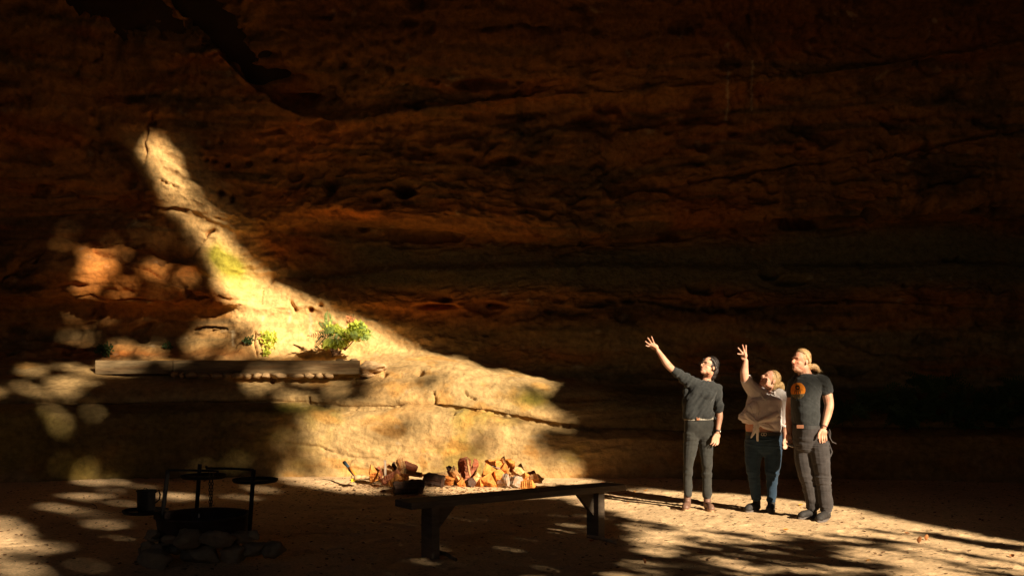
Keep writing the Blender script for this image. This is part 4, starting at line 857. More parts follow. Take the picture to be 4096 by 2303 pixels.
def remesh(bm, vox, name, smooth=3, base=Vector((0, 0, 0)), wr=None):
    bmesh.ops.recalc_face_normals(bm, faces=bm.faces)
    me = bpy.data.meshes.new(name); bm.to_mesh(me); bm.free(); o = bpy.data.objects.new(name, me); COL.objects.link(o)
    m_ = o.modifiers.new('r', 'REMESH'); m_.mode = 'VOXEL'; m_.voxel_size = vox; s = o.modifiers.new('s', 'SMOOTH'); s.iterations = smooth; s.factor = .5
    bpy.context.view_layer.update(); dg = bpy.context.evaluated_depsgraph_get(); m2 = bpy.data.meshes.new_from_object(o.evaluated_get(dg)); bpy.data.objects.remove(o); bpy.data.meshes.remove(me)
    V = get_v(m2).astype(np.float64)
    if wr:
        N_ = np.empty(len(V)*3, np.float32); m2.vertices.foreach_get('normal', N_); N_ = N_.reshape(-1, 3); V = V+N_*wr(V)[:, None]
    V = V-np.array(base); m2.vertices.foreach_set('co', V.astype(np.float32).ravel()); m2.update(); return m2
def frame(Fd, up=Z3):
    Fd = Vector(Fd).normalized(); R = Fd.cross(up).normalized(); U = R.cross(Fd).normalized(); return Matrix((R, Fd, U)).transposed()
def head_parts(bm, c, M, s=1.0, nose=1.0, smile=True):
    f = lambda x, y, z: Vector(c)+M @ (Vector((x, y, z))*s)
    e = lambda x, y, z, a, b, d: ell(bm, f(x, y, z), (a*s, b*s, d*s), M, 3)
    e(0, -.012, .030, .074, .094, .088); e(0, .020, -.035, .058, .066, .066); e(0, .052, -.078, .036, .034, .030); e(0, .070, -.092, .019, .017, .016)
    for k in (-1, 1):
        e(k*.036, .052, -.026, .020, .022, .020); e(k*.074, -.016, -.006, .007, .017, .028); e(k*.036, .010, -.062, .02, .035, .028)
    e(0, .078, .024, .050, .014, .011)
    tube(bm, [f(0, .080, .012), f(0, .096, -.008), f(0, .108*1, -.026)], [.008*s, .009*s*nose, .0135*s*nose], 8)
    ell(bm, f(0, .104, -.030), (.0155*s*nose, .013*s*nose, .010*s), M); e(0, .082, -.053, .024, .013, .007); e(0, .079, -.068, .021, .012, .008)
def paint_skin(me, base, c, M, s, tone, lips=(.42, .09, .06), beard=False, zones=()):
    V = get_v(me)+np.array(base); L = (V-np.array(c)) @ np.array(M)/s; C_ = np.tile(np.array(tone), (len(V), 1))
    C_ *= (1+.16*fbm(V, (22, 22, 22), 3, 1.0))[:, None]*np.stack([np.ones(len(V)), 1-.22*sst(-.1, .4, fbm(V, (14, 14, 14), 2, 6.0)), 1-.28*sst(-.1, .4, fbm(V, (14, 14, 14), 2, 6.0))], 1)
    def bl(x, y, z, a, b, d, col, k=1):
        r = ((L[:, 0]-x)/a)**2+((L[:, 1]-y)/b)**2+((L[:, 2]-z)/d)**2; w_ = np.clip(1.6-1.1*r, 0, 1)*k; C_[:] = C_*(1-w_)[:, None]+np.array(col)*w_[:, None]
    bl(0, .09, -.060, .028, .02, .0135, lips, .85); bl(0, .094, -.060, .018, .02, .0055, (.7, .62, .5), .9)
    for k in (-1, 1): bl(k*.030, .084, .006, .014, .02, .006, (.06, .035, .02), .9); bl(k*.032, .088, .026, .019, .02, .0045, (.16, .09, .05), .7); bl(k*.042, .07, -.028, .018, .03, .016, (.72, .28, .17), .35)
    set_col(me, C_)
def hand_px(bm, wrist, knuck, fingers, thumb, r=.0088, pw=.040):
    """wrist, list of finger chains (3-D), palm blended between"""
    W = Vector(wrist); K = Vector(knuck); ax = (K-W).normalized()
    bases = [Vector(f[0]) for f in fingers]; side = (bases[-1]-bases[0]).normalized(); nrm = ax.cross(side).normalized(); M = Matrix((side, ax, nrm)).transposed()
    mid = sum(bases, Vector())/len(bases); wd = (bases[-1]-bases[0]).length/2+.012
    ell(bm, W.lerp(mid, .55), (wd, (mid-W).length*.55, .0145), M, 3)
    for b in bases: tube(bm, [W.lerp(b, .12), W.lerp(b, .6), b], [.014, .013, .0105], 8)
    rr = [.92, 1.0, 1.03, .95]
    for i, f in enumerate(fingers):
        k = r*rr[i % 4]; n = len(f); limb(bm, f, [k*1.12]+[k*(1.05-.25*j/(n-1)) for j in range(1, n)], 8)
    limb(bm, thumb, [r*1.7, r*1.35, r*1.15, r*.95][:len(thumb)], 8)
def wrinkle(a, sc, seed, ripple=0.0):
    def f(V):
        d = fbm(V+np.stack([fbm(V, (4, 4, 4), 2, seed)]*3, 1)*.06, sc, 4, seed, .55); d = d+.6*(1-np.abs(fbm(V, np.array(sc)*.8, 3, seed+9))*4).clip(0, 1)-.2
        return a*d
    return f
def mk(o, lab=None):
    if lab: o['label'] = lab
    return o
def cc(D0):                                                 # crop of the trio -> world, with local depth offset
    return lambda x, y, d=0.0: p4(2500+x*.587, 1300+y*.587, D0+d)
def U(D): return .587*D/3982.4                              # metres per crop unit
M_tee = mat('black knit', color=(.029, .030, .029), rough=.9, spec=.15, sheen=.2, var=.3, vscale=30, bump=.25, bscale=220, bdist=.002)
M_jean = mat('charcoal denim', color=(.036, .035, .031), rough=.9, spec=.15, sheen=.15, var=.3, vscale=14, bump=.3, bscale=200, bdist=.002)
M_navy = mat('navy denim', color=(.020, .038, .062), rough=.9, spec=.15, sheen=.1, var=.25, vscale=14, bump=.3, bscale=200, bdist=.002)
M_work = mat('dusty work trousers', color=(.046, .039, .037), rough=.9, spec=.15, sheen=.2, var=.35, vscale=9, bump=.3, bscale=160, bdist=.002)
M_white = mat('white cotton', color=(.85, .80, .77), rough=.85, spec=.2, var=.05, vscale=12, bump=.2, bscale=200, bdist=.002, transl=.35)
M_boot = mat('brown leather', color=(.17, .09, .06), rough=.5, spec=.4, var=.4, vscale=18); M_sole = mat('tan boot sole', color=(.38, .24, .13), rough=.8); M_shoe = mat('black shoe', color=(.03, .026, .024), rough=.7, var=.3, vscale=20)
M_soleb = mat('dark shoe sole', color=(.12, .10, .09), rough=.8); M_hairk = mat('dark hair', color=(.030, .022, .018), rough=.45, spec=.5, var=.5, vscale=25, stretch=(1, 4, 4), bump=.8, bscale=90, bdist=.004)
M_hairb = mat('fair hair', color=(.46, .29, .12), rough=.5, spec=.4, var=.35, vscale=25, stretch=(1, 4, 4), bump=.8, bscale=90, bdist=.004); M_hairg = mat('sandy grey hair', color=(.44, .27, .12), rough=.5, spec=.4, var=.4, vscale=25, stretch=(1, 4, 4), bump=.8, bscale=90, bdist=.004)
M_belt = mat('black belt leather', color=(.03, .028, .026), rough=.6); M_wov = mat('woven belt', color=(.30, .27, .22), rough=.7, var=.9, vscale=60); M_metal = mat('worn steel', color=(.62, .55, .45), rough=.3, metal=.9); M_copper = mat('copper buckle', color=(.55, .25, .14), rough=.4, metal=.7)
M_frame = mat('black spectacle frame', color=(.015, .015, .015), rough=.35, spec=.5)
def foot(par, base, ankle, toe, mats, name='boot', h=.11, w=.047, tall=.0):
    A = Vector(ankle); T = Vector(toe); T.z = A.z = 0; z0 = min(gh(A.x, A.y), gh(T.x, T.y)); d = (T-A).normalized(); s = d.cross(Z3); L = (T-A).length
    bm = bmesh.new(); q = lambda a, b, z: A+d*a+s*b+Z3*(z+z0)
    ell(bm, q(-.02, 0, .045), (w*.85, w*.95, .045), None, 3); 
    tube(bm, [q(-.02, 0, .05), q(L*.35, 0, .055), q(L*.72, 0, .046), q(L*.88, 0, .04)], [w*.85, w*.88, w*.95, w*.8], 14); ell(bm, q(L*.85, 0, .036), (w*.95, w*.95, .036), None, 3)
    if True: limb(bm, [q(-.008, 0, .05), q(-.012, 0, h)+(Vector(ankle)-A)*0], [w*.9, w*.92])
    for v in bm.verts: v.co.z = max(v.co.z, z0+.012)
    up = mk(link(name, remesh(bm, .006, name, 2, base), mats[0], par))
    bm = bmesh.new(); n = 22; rr = []
    for z in (.0, .022):
        rr.append([bm.verts.new(q(L*.42+(L*.5+.028)*math.cos(2*math.pi*k/n), w*(1.02+.1*math.cos(2*math.pi*k/n))*math.sin(2*math.pi*k/n), z)-base) for k in range(n)])
    bm.faces.new(rr[0][::-1]); bm.faces.new(rr[1])
    for k in range(n): bm.faces.new((rr[0][k], rr[0][(k+1) % n], rr[1][(k+1) % n], rr[1][k]))
    bm_obj(bm, 'sole', mats[1], up)
    return up
def hair_strands(P0s, n, name, par, base, m_, r=.0015):
    V = []; Fc = []
    for _ in range(n):
        a, d, L = random.choice(P0s); a = Vector(a)+Vector((random.gauss(0, .012), random.gauss(0, .012), random.gauss(0, .012))); d = (Vector(d)+Vector((random.gauss(0, .3), random.gauss(0, .3), random.gauss(0, .3)))).normalized(); e = a+d*L*random.uniform(.5, 1)+Vector((0, 0, -.01)); s = (e-a).cross(Vector((0, 1, 0))).normalized()*r
        b = len(V); V += [a-s-base, a+s-base, e-base+s*.3, e-base-s*.3]; Fc.append((b, b+1, b+2, b+3))
    return leafmesh(name, V, Fc, m_, par)
def combed(par, base, c0, M, r, n, m_, seed, tail=None, front=62, w=.0022):
    """locks combed back over the head from the hairline"""
    R_ = random.Random(seed); V = []; Fc = []
    for _ in range(n):
        az = R_.uniform(-1.45, 1.45); lift = 1.0+R_.uniform(.015, .06); P = []; th0 = math.radians(R_.uniform(front-12, front+10)); th1 = math.radians(R_.uniform(120, 200)); jit_ = R_.uniform(-.12, .12)
        for k in range(7):
            th = th0+(th1-th0)*k/6; a_ = az*(1-.45*max(0, k-2)/4)+jit_*math.sin(k)
            P.append(Vector(c0)+M @ Vector((math.sin(a_)*r[0]*lift, math.cos(th)*math.cos(a_)*r[1]*lift, math.sin(th)*math.cos(a_)*r[2]*lift*(1.0)))) if abs(a_) < 9 else None
        for k in range(6):
            s = (P[k+1]-P[k]).cross(P[k]-Vector(c0)).normalized()*w*(1 if k < 5 else .5); b = len(V); V += [P[k]-s-base, P[k]+s-base, P[k+1]+s-base, P[k+1]-s-base]; Fc.append((b, b+1, b+2, b+3))
    return leafmesh('hair', V, Fc, m_, par)
def belt(par, base, c, a, b, yw, h, m_, tilt=0):
    bm = bmesh.new(); S = [(Vector(c)+Z3*(-h/2), a, b, yw), (Vector(c)+Z3*(h/2), a, b, yw)]; loft(bm, S, 36)
    for v in bm.verts: v.co.z += (v.co.x-c[0])*tilt
    for v in bm.verts: v.co -= base
    return bm_obj(bm, 'belt', m_, par, False)
# ============ woman in dark clothes
D1 = 10.96; c = cc(D1); u = U(D1); B1 = Vector((c(497, 1200).x, D1, 0))
p1 = empty('person', B1, 'slim dark haired woman in glasses, black top and charcoal jeans, one arm raised', 'person', 'people looking up in the shelter')
Hd = c(568, 281, -.02); M1 = frame((-.82, -.55, .42)); TONE = (.60, .33, .21)
bm = bmesh.new(); head_parts(bm, Hd, M1, .97)
limb(bm, [Hd+M1 @ Vector((0, -.035, -.05)), c(562, 350, .03), c(545, 405, .03)], [.050, .046, .056])
loft(bm, [(c(500, 715), .10, .07, 0), (c(502, 640), .125, .085, 0), (c(515, 540), .13, .085, 0), (c(530, 440), .14, .085, 0), (c(540, 400), .08, .06, 0)])
rs, re, rw = c(445, 375, .02), c(322, 300, -.05), c(222, 168, -.12)
limb(bm, [rs, re, c(285, 262, -.07), rw], [.052, .038, .041, .023])
ls, le, lw = c(626, 442, 0), c(644, 580, -.018), c(630, 728, -.10)
limb(bm, [ls, le, c(645, 625, -.04), lw], [.040, .034, .036, .023])
for hp, kn, an in (((452, 730), (432, 945), (428, 1150)), ((548, 730), (560, 950), (562, 1150))): limb(bm, [c(*hp), c(*kn, -.01), c(*an, .01)], [.045, .026, .021])
zc = lambda x, y, d=0: p4(2550+x*.2762, 1320+y*.2762, D1-.13+d)
hand_px(bm, zc(292, 272, .01), zc(225, 215), [
    [zc(178, 222, .01), zc(150, 228, .0), zc(122, 218, -.01)], [zc(180, 205, 0), zc(148, 185, -.01), zc(116, 158, -.02)], [zc(200, 185, 0), zc(178, 145, -.015), zc(149, 107, -.02)], [zc(238, 185, 0), zc(222, 138, -.01), zc(204, 90, -.015)]],
    [zc(265, 245, -.01), zc(235, 225, -.03), zc(202, 210, -.05)])
lh = lambda x, y, d=0: c(x, y, -.10+d)
hand_px(bm, lh(628, 732), lh(612, 775), [[lh(638, 780, .0), lh(638, 798, -.02), lh(630, 812, -.03)], [lh(627, 786, -.012), lh(624, 804, -.03), lh(614, 818, -.03)], [lh(614, 788, -.018), lh(607, 806, -.035), lh(596, 817, -.03)], [lh(602, 784, -.02), lh(592, 800, -.035), lh(581, 808, -.03)]], [lh(616, 742, -.02), lh(598, 768, -.035), lh(592, 790, -.03)])
me = remesh(bm, .0042, 'body', 2, B1); paint_skin(me, B1, Hd, M1, .97, TONE); link('body', me, M_skin, p1)
bm = bmesh.new()                                                              # black three quarter sleeve top
loft(bm, [(c(500, 630, 0), .163, .115, 0), (c(500, 600, 0), .168, .12, 0), (c(504, 560, 0), .160, .115, 0), (c(508, 500, 0), .158, .115, 0), (c(526, 455, 0), .165, .118, 0), (c(540, 415, .0), .170, .10, 0), (c(545, 392, .01), .135, .08, 0), (c(548, 380, .01), .085, .065, 0), (c(550, 374, .02), .066, .058, 0)])
ell(bm, c(555, 470, -.075), (.10, .06, .065), None, 3)
limb(bm, [c(490, 415, 0), c(440, 385, .0), c(380, 340, -.02), c(330, 302, -.05)], [.085, .078, .058, .046]); limb(bm, [c(430, 420, .02), c(420, 500, .02), c(420, 560, .02)], [.05, .045, .03])
limb(bm, [c(600, 425, 0), c(628, 442, 0), c(638, 510, -.005), c(645, 578, -.018)], [.062, .070, .056, .050])
tube(bm, [c(606, 618, -.04), c(618, 634, -.05)], [.008, .006], 6)
def fold1(V):                                                                  # diagonal folds towards the hip
    d = ((V[:, 0]-B1.x)*.75+(V[:, 2]-1.2)*-.55); z = (V[:, 2]-.95)/.35; e_ = (V[:, 0]-B1.x)*.55+(V[:, 2]-1.2)*.75; q = np.stack([d*15, V[:, 1]*4, e_*3.5], 1); return .014*np.tanh(4*fbm(q, (1, 1, 1), 2, 3.0))*np.clip(1.5-z*.6, .25, 1)+.005*fbm(V, (9, 9, 7), 3, 12.)
me = remesh(bm, .0055, 'top', 3, B1, fold1); link('top', me, M_tee, p1)
bm = bmesh.new()
loft(bm, [(c(502, 634, 0), .158, .107, 0), (c(503, 670, 0), .163, .112, 0), (c(504, 710, .01), .168, .112, 0), (c(503, 750, .01), .160, .095, 0), (c(503, 778, .01), .07, .05, 0)])
ell(bm, c(460, 725, .06), (.085, .085, .10), None, 3); ell(bm, c(548, 725, .06), (.085, .085, .10), None, 3)
limb(bm, [c(455, 735), c(445, 830), c(433, 940, -.01), c(428, 1040, .02), c(428, 1140, .01)], [.092, .078, .058, .048, .050]); limb(bm, [c(550, 735), c(553, 830), c(557, 945, -.02), c(557, 1040, .01), c(562, 1150, .0)], [.092, .076, .060, .053, .054])
def foldj(V):
    z = V[:, 2]; k = .25+np.exp(-((z-.44)/.12)**2)+1.1*np.exp(-((z-.15)/.10)**2)+.6*np.exp(-((z-.80)/.10)**2); q = V.copy(); q[:, 2] += .25*q[:, 0]*np.sin(z*9)+.02*fbm(V, (7, 7, 7), 2, 31.)
    return k*.0055*np.tanh(3*fbm(q, (5.5, 5.5, 7.5), 2, 22.))+.006*fbm(V, (8, 8, 5), 3, 22.)
me = remesh(bm, .006, 'jeans', 6, B1, foldj); link('jeans', me, M_jean, p1)
bt = belt(p1, B1, c(503, 632, 0), .163, .112, 0, .030, M_wov, .03)
bm = bmesh.new(); box_bm(bm, c(497, 634, -.118)-B1, X3, Y3, Z3, .032, .012, .034, .003); bm_obj(bm, 'buckle', M_copper, bt)
bm = bmesh.new(); ell(bm, Hd+M1 @ Vector((0, -.030, .038)), (.083, .090, .094), M1, 3); ell(bm, Hd+M1 @ Vector((0, -.085, -.01)), (.066, .045, .07), M1, 3); ell(bm, Hd+M1 @ Vector((0, -.10, -.06)), (.04, .035, .05), M1, 3); limb(bm, [Hd+M1 @ Vector((.0, -.10, -.08)), c(600, 375, .03)], [.022, .010])
for k in (-1, 1): limb(bm, [Hd+M1 @ Vector((k*.060, .045, .075)), Hd+M1 @ Vector((k*.078, .0, .05)), Hd+M1 @ Vector((k*.076, -.04, .0))], [.010, .016, .02])
me = remesh(bm, .0045, 'hair', 2, B1, wrinkle(.006, (40, 40, 14), 5.0)); link('hair', me, M_hairk, p1)
combed(p1, B1, Hd+M1 @ Vector((0, -.030, .038)), M1, (.083, .090, .094), 260, M_hairk, 3)
hair_strands([(Hd+M1 @ Vector((0, -.11, z)), (M1 @ Vector((0, -1, .2))), .05) for z in (-.05, 0, .05, .09)]+[(Hd+M1 @ Vector((0, -.04, .12)), (0, 0, 1), .03)], 60, 'hair', p1, B1, M_hairk, .0008)
gl = None
for k in (-1, 1):                                                             # spectacles
    bm = bmesh.new(); P = [Hd+M1 @ (Vector((k*.034+.026*math.cos(w_), .103-.004*abs(math.cos(w_)), .004+.0185*math.sin(w_)))*.97)-B1 for w_ in np.linspace(0, 2*math.pi, 17)]
    tube(bm, P, .0022, 6, False); tube(bm, [Hd+M1 @ Vector((k*.060, .100, .010))-B1, Hd+M1 @ Vector((k*.080, .05, .010))-B1, Hd+M1 @ Vector((k*.083, -.012, .006))-B1], .002, 6)
    if k == 1: tube(bm, [Hd+M1 @ Vector((-.010, .104, .006))-B1, Hd+M1 @ Vector((.010, .104, .006))-B1], .002, 6)
    bm_obj(bm, 'glasses', M_frame, p1, True)
for q in ((428, 1165, 0), (562, 1165, 0)): pass
foot(p1, B1, c(424, 1150, .02), c(410, 1245, -.17), (M_boot, M_sole), h=.15, w=.044); foot(p1, B1, c(562, 1160, .0), c(590, 1250, -.17), (M_boot, M_sole), h=.15, w=.044)
bm = bmesh.new(); lathe(bm, Vector((0, 0, 0)), [(.024, -.010), (.0265, -.010), (.0265, .010), (.024, .010)], 20)
M_w = frame((c(645, 640, -.05)-lw), Vector((0, 1, 0))); wt = bm_obj(bm, 'watch', M_belt, p1, True); wt.location = lw.lerp(le, .06)-B1; wt.rotation_euler = ((le-lw).to_track_quat('Z', 'Y')).to_euler()
bm = bmesh.new(); ell(bm, Vector((0, 0, 0)), (.015, .008, .015)); fo = bm_obj(bm, 'watch_face', M_metal, wt, True); fo.location = wt.matrix_basis.to_3x3().inverted() @ Vector((.018, -.020, 0))
# ============ woman in white shirt
D2 = 10.87; c = cc(D2); B2 = Vector((c(940, 1200).x, D2, 0))
p2 = empty('person', B2, 'fair haired woman in knotted white shirt and navy jeans, one arm held up', 'person', 'people looking up in the shelter')
Hd = c(985, 372, -.02); M2 = frame((-.84, -.30, .62)); bm = bmesh.new(); head_parts(bm, Hd, M2, .98)
limb(bm, [Hd+M2 @ Vector((0, -.030, -.05)), c(968, 430, .03), c(965, 480, .03)], [.054, .052, .062])
loft(bm, [(c(945, 790), .13, .09, 0), (c(935, 740), .170, .125, 0), (c(925, 690), .165, .125, 0), (c(925, 640), .155, .12, 0), (c(945, 560), .165, .12, 0), (c(965, 490), .13, .09, 0), (c(965, 465), .06, .06, 0)])
limb(bm, [c(895, 440, 0), c(818, 375, -.06), c(812, 320, -.08), c(822, 240, -.10)], [.056, .046, .046, .027])
limb(bm, [c(1080, 500, 0), c(1100, 610, .0), c(1098, 690, -.02), c(1092, 775, -.04)], [.058, .045, .036, .023])
for hp, kn, an in (((880, 800), (875, 985), (893, 1175)), ((1010, 800), (1003, 1000), (997, 1185))): limb(bm, [c(*hp, .01), c(*kn, -.01), c(*an)], [.05, .035, .028])
zc = lambda x, y, d=0: p4(2900+x*.3108, 1350+y*.3108, D2-.10+d)
hand_px(bm, zc(255, 285, 0), zc(240, 215), [
    [zc(212, 212, 0), zc(188, 206, -.01), zc(162, 202, -.015)], [zc(222, 188, 0), zc(196, 158, -.01), zc(169, 126, -.015)], [zc(246, 175, 0), zc(238, 130, -.015), zc(225, 90, -.02)], [zc(270, 185, 0), zc(270, 138, -.01), zc(270, 94, -.01)]],
    [zc(262, 245, -.01), zc(255, 215, -.035), zc(250, 190, -.05)])
lh = lambda x, y, d=0: c(x, y, -.05+d)
hand_px(bm, lh(1091, 775), lh(1090, 800), [[lh(1102, 803, 0), lh(1103, 820, 0), lh(1100, 836, -.01)], [lh(1095, 806, -.006), lh(1095, 824, -.008), lh(1092, 840, -.02)], [lh(1087, 806, -.01), lh(1085, 824, -.012), lh(1082, 838, -.02)], [lh(1080, 803, -.01), lh(1079, 818, -.02), lh(1078, 832, -.03)]], [lh(1085, 780, -.015), lh(1078, 798, -.03), lh(1080, 812, -.035)])
me = remesh(bm, .0042, 'body', 2, B2); paint_skin(me, B2, Hd, M2, .98, (.60, .32, .21)); link('body', me, M_skin, p2)
bm = bmesh.new()
loft(bm, [(c(915, 668, 0), .165, .125, 0), (c(918, 640, 0), .218, .150, 0), (c(925, 600, 0), .215, .150, 0), (c(940, 550, 0), .190, .14, 0), (c(955, 505, 0), .190, .13, 0), (c(965, 478, .01), .165, .11, 0), (c(970, 460, .02), .10, .085, 0), (c(972, 448, .03), .06, .06, 0)])
loft(bm, [(c(1042, 738, -.02), .02, .05, 0), (c(1010, 705, 0), .085, .12, 0), (c(980, 665, 0), .13, .14, 0), (c(960, 620, 0), .16, .15, 0)])
ell(bm, c(985, 565, -.085), (.10, .06, .085), None, 3); ell(bm, c(885, 565, -.085), (.09, .06, .085), None, 3); ell(bm, c(805, 622, .0), (.05, .08, .045), None, 3)
limb(bm, [c(930, 480, 0), c(880, 445, 0), c(845, 405, -.03), c(828, 375, -.05)], [.095, .092, .070, .062]); limb(bm, [c(880, 470, 0), c(850, 560, 0), c(810, 620, 0)], [.07, .05, .03])
limb(bm, [c(1050, 480, 0), c(1075, 510, 0), c(1095, 590, 0), c(1092, 665, -.01)], [.085, .085, .066, .046])
ell(bm, c(893, 662, -.155), (.036, .03, .034), None, 3); limb(bm, [c(893, 668, -.155), c(880, 715, -.165), c(858, 760, -.165)], [.026, .022, .010]); limb(bm, [c(898, 670, -.16), c(903, 730, -.17), c(904, 780, -.16)], [.024, .020, .014])
limb(bm, [c(1030, 600, -.12), c(960, 640, -.15), c(895, 662, -.155)], [.03, .035, .03]); limb(bm, [c(1045, 725, -.06), c(970, 690, -.14), c(895, 662, -.155)], [.02, .03, .028]); limb(bm, [c(830, 600, -.10), c(870, 640, -.14), c(893, 662, -.155)], [.03, .03, .028])
def folds(V):
    k = np.array(c(893, 662, -.155)); r = V-k; th = np.arctan2(r[:, 2], r[:, 0]); R_ = np.linalg.norm(r[:, [0, 2]], axis=1); return .010*np.tanh(3.5*fbm(np.stack([th*3.2, R_*3, V[:, 1]*3], 1), (1, 1, 1), 2, 4.))*np.clip(R_/.06, 0, 1)*np.exp(-(R_/.32)**2)+.011*fbm(V, (8, 8, 7), 4, 41.)
me = remesh(bm, .0055, 'shirt', 3, B2, folds); sh = link('shirt', me, M_white, p2)
for nm, pts, r_ in (('collar', [c(948, 500, -.12), c(925, 460, -.08), c(935, 435, 0), c(985, 425, .05), c(1025, 445, 0), c(1000, 470, -.08), c(950, 505, -.125)], .012), ('cuff', [c(803, 352, -.05), c(828, 380, -.09), c(862, 372, -.05), c(845, 345, -.02), c(803, 352, -.05)], .017), ('cuff', [c(1066, 675, -.03), c(1090, 686, -.07), c(1117, 680, -.03), c(1092, 672, .02), c(1066, 675, -.03)], .013)):
    bm = bmesh.new(); P = []
    for i in range(len(pts)-1):
        for t in (0, .25, .5, .75): 
            a_ = pts[max(i-1, 0)]; b_ = pts[i]; d_ = pts[i+1]; e_ = pts[min(i+2, len(pts)-1)]; P.append(.5*((2*b_)+(d_-a_)*t+(2*a_-5*b_+4*d_-e_)*t*t+(3*b_-a_-3*d_+e_)*t**3)-B2)
    P.append(pts[-1]-B2); tube(bm, P, r_, 8); bm_obj(bm, nm, M_white, sh, True)
bm = bmesh.new()
loft(bm, [(c(945, 726, 0), .186, .138, 0), (c(945, 770, 0), .200, .150, 0), (c(946, 820, .01), .210, .140, 0), (c(945, 860, .01), .195, .11, 0), (c(945, 890, .01), .08, .06, 0)])
limb(bm, [c(880, 840), c(873, 920), c(875, 990, -.01), (c(885, 1080, .01)), c(893, 1165, 0)], [.105, .088, .073, .062, .056]); limb(bm, [c(1008, 840), c(1008, 920), c(1003, 1000, -.01), c(1000, 1090, .01), c(997, 1180, 0)], [.108, .090, .074, .060, .052])
me = remesh(bm, .006, 'jeans', 6, B2, foldj); link('jeans', me, M_navy, p2)
bt = belt(p2, B2, c(945, 733, 0), .193, .146, 0, .038, M_belt)
for dx in (-7, 10):
    bm = bmesh.new(); P = [c(945+dx, 740, -.152)-B2+Vector((math.cos(w_)*.015, 0, math.sin(w_)*.015)) for w_ in np.linspace(0, 2*math.pi, 17)]; tube(bm, P, .0028, 6, False); bm_obj(bm, 'buckle', M_metal, bt, True)
bm = bmesh.new(); ell(bm, Hd+M2 @ Vector((0, -.027, .038)), (.080, .090, .091), M2, 3); ell(bm, Hd+M2 @ Vector((0, -.075, -.02)), (.06, .04, .06), M2, 3); limb(bm, [Hd+M2 @ Vector((.0, -.115, .01)), c(1062, 400, .04), c(1068, 430, .05), c(1052, 462, .03)], [.03, .036, .034, .018])
me = remesh(bm, .0045, 'hair', 2, B2, wrinkle(.005, (40, 40, 14), 6.0)); link('hair', me, M_hairb, p2); combed(p2, B2, Hd+M2 @ Vector((0, -.024, .038)), M2, (.080, .090, .091), 330, M_hairb, 4, front=52)
foot(p2, B2, c(893, 1180, .02), c(828, 1228, -.11), (M_shoe, M_soleb), 'shoe', h=.10); foot(p2, B2, c(997, 1190, .0), c(985, 1265, -.16), (M_shoe, M_soleb), 'shoe', h=.10)
# ============ man
D3 = 10.32; c = cc(D3); B3 = Vector((c(1300, 1250).x, D3, 0))
p3 = empty('person', B3, 'tall man with sandy ponytail, dark tee shirt with round orange print, work trousers', 'person', 'people looking up in the shelter')
Hd = c(1196, 244, 0); M3 = frame((-.86, -.48, .16)); bm = bmesh.new(); head_parts(bm, Hd, M3, 1.02, 1.25)
limb(bm, [Hd+M3 @ Vector((0, -.035, -.05)), c(1218, 310, .02), c(1230, 350, .03)], [.062, .064, .075]); ell(bm, Hd+M3 @ Vector((0, .02, -.095)), (.045, .05, .03), M3, 3)
loft(bm, [(c(1265, 740), .12, .10, .2), (c(1235, 660), .11, .12, .2), (c(1232, 560), .12, .12, .2), (c(1240, 440), .125, .10, .2), (c(1245, 370), .12, .08, .2), (c(1235, 340), .06, .06, .2)])
limb(bm, [c(1355, 385, 0), c(1375, 455, -.01), c(1393, 545, -.03), c(1378, 610, -.06), c(1356, 690, -.12)], [.062, .056, .048, .044, .029])
limb(bm, [c(1160, 390, .15), c(1125, 540, .20), c(1120, 620, .18), c(1118, 730, .12)], [.06, .046, .043, .028])
for hp, kn, an in (((1215, 800), (1232, 985), (1275, 1215)), ((1325, 800), (1345, 985), (1368, 1225))): limb(bm, [c(*hp, .0 if hp[0] < 1300 else -.06), c(*kn, 0 if hp[0] < 1300 else -.08), c(*an, 0 if hp[0] < 1300 else -.08)], [.05, .035, .03])
lh = lambda x, y, d=0: c(x, y, -.14+d)
hand_px(bm, lh(1353, 700), lh(1350, 745), [[lh(1326, 748, .0), lh(1324, 778, -.01), lh(1330, 802, -.01)], [lh(1340, 755, -.006), lh(1342, 780, -.02), lh(1345, 798, -.02)], [lh(1354, 755, -.006), lh(1358, 776, -.02), lh(1360, 793, -.02)], [lh(1368, 748, 0), lh(1372, 768, -.01), lh(1372, 783, -.01)]], [lh(1338, 712, -.01), lh(1320, 738, -.03), lh(1318, 764, -.04)], .0105)
lh = lambda x, y, d=0: c(x, y, .10+d)
hand_px(bm, lh(1118, 735), lh(1117, 765), [[lh(1106, 768), lh(1108, 785), lh(1114, 798, -.02)], [lh(1114, 770), lh(1118, 788), lh(1124, 799, -.02)], [lh(1122, 770), lh(1127, 786), lh(1132, 797, -.02)], [lh(1131, 766), lh(1135, 780), lh(1138, 790, -.02)]], [lh(1108, 745, -.02), lh(1102, 762, -.03), lh(1104, 780, -.03)], .0098)
me = remesh(bm, .0042, 'body', 2, B3); paint_skin(me, B3, Hd, M3, 1.02, (.56, .30, .19)); link('body', me, M_skin, p3)
bm = bmesh.new()
loft(bm, [(c(1232, 680, 0), .120, .145, .2), (c(1231, 650, 0), .130, .155, .2), (c(1230, 590, 0), .136, .160, .2), (c(1228, 520, 0), .138, .148, .2), (c(1236, 450, 0), .146, .135, .2), (c(1247, 400, 0), .152, .118, .2), (c(1252, 365, .01), .140, .095, .2), (c(1246, 342, .02), .10, .08, .2), (c(1238, 328, .02), .07, .068, .2)])
limb(bm, [c(1320, 375, 0), c(1352, 387, 0), c(1370, 440, -.01)], [.075, .080, .072]); limb(bm, [c(1180, 375, .10), c(1155, 400, .14), c(1135, 470, .18)], [.07, .075, .06])
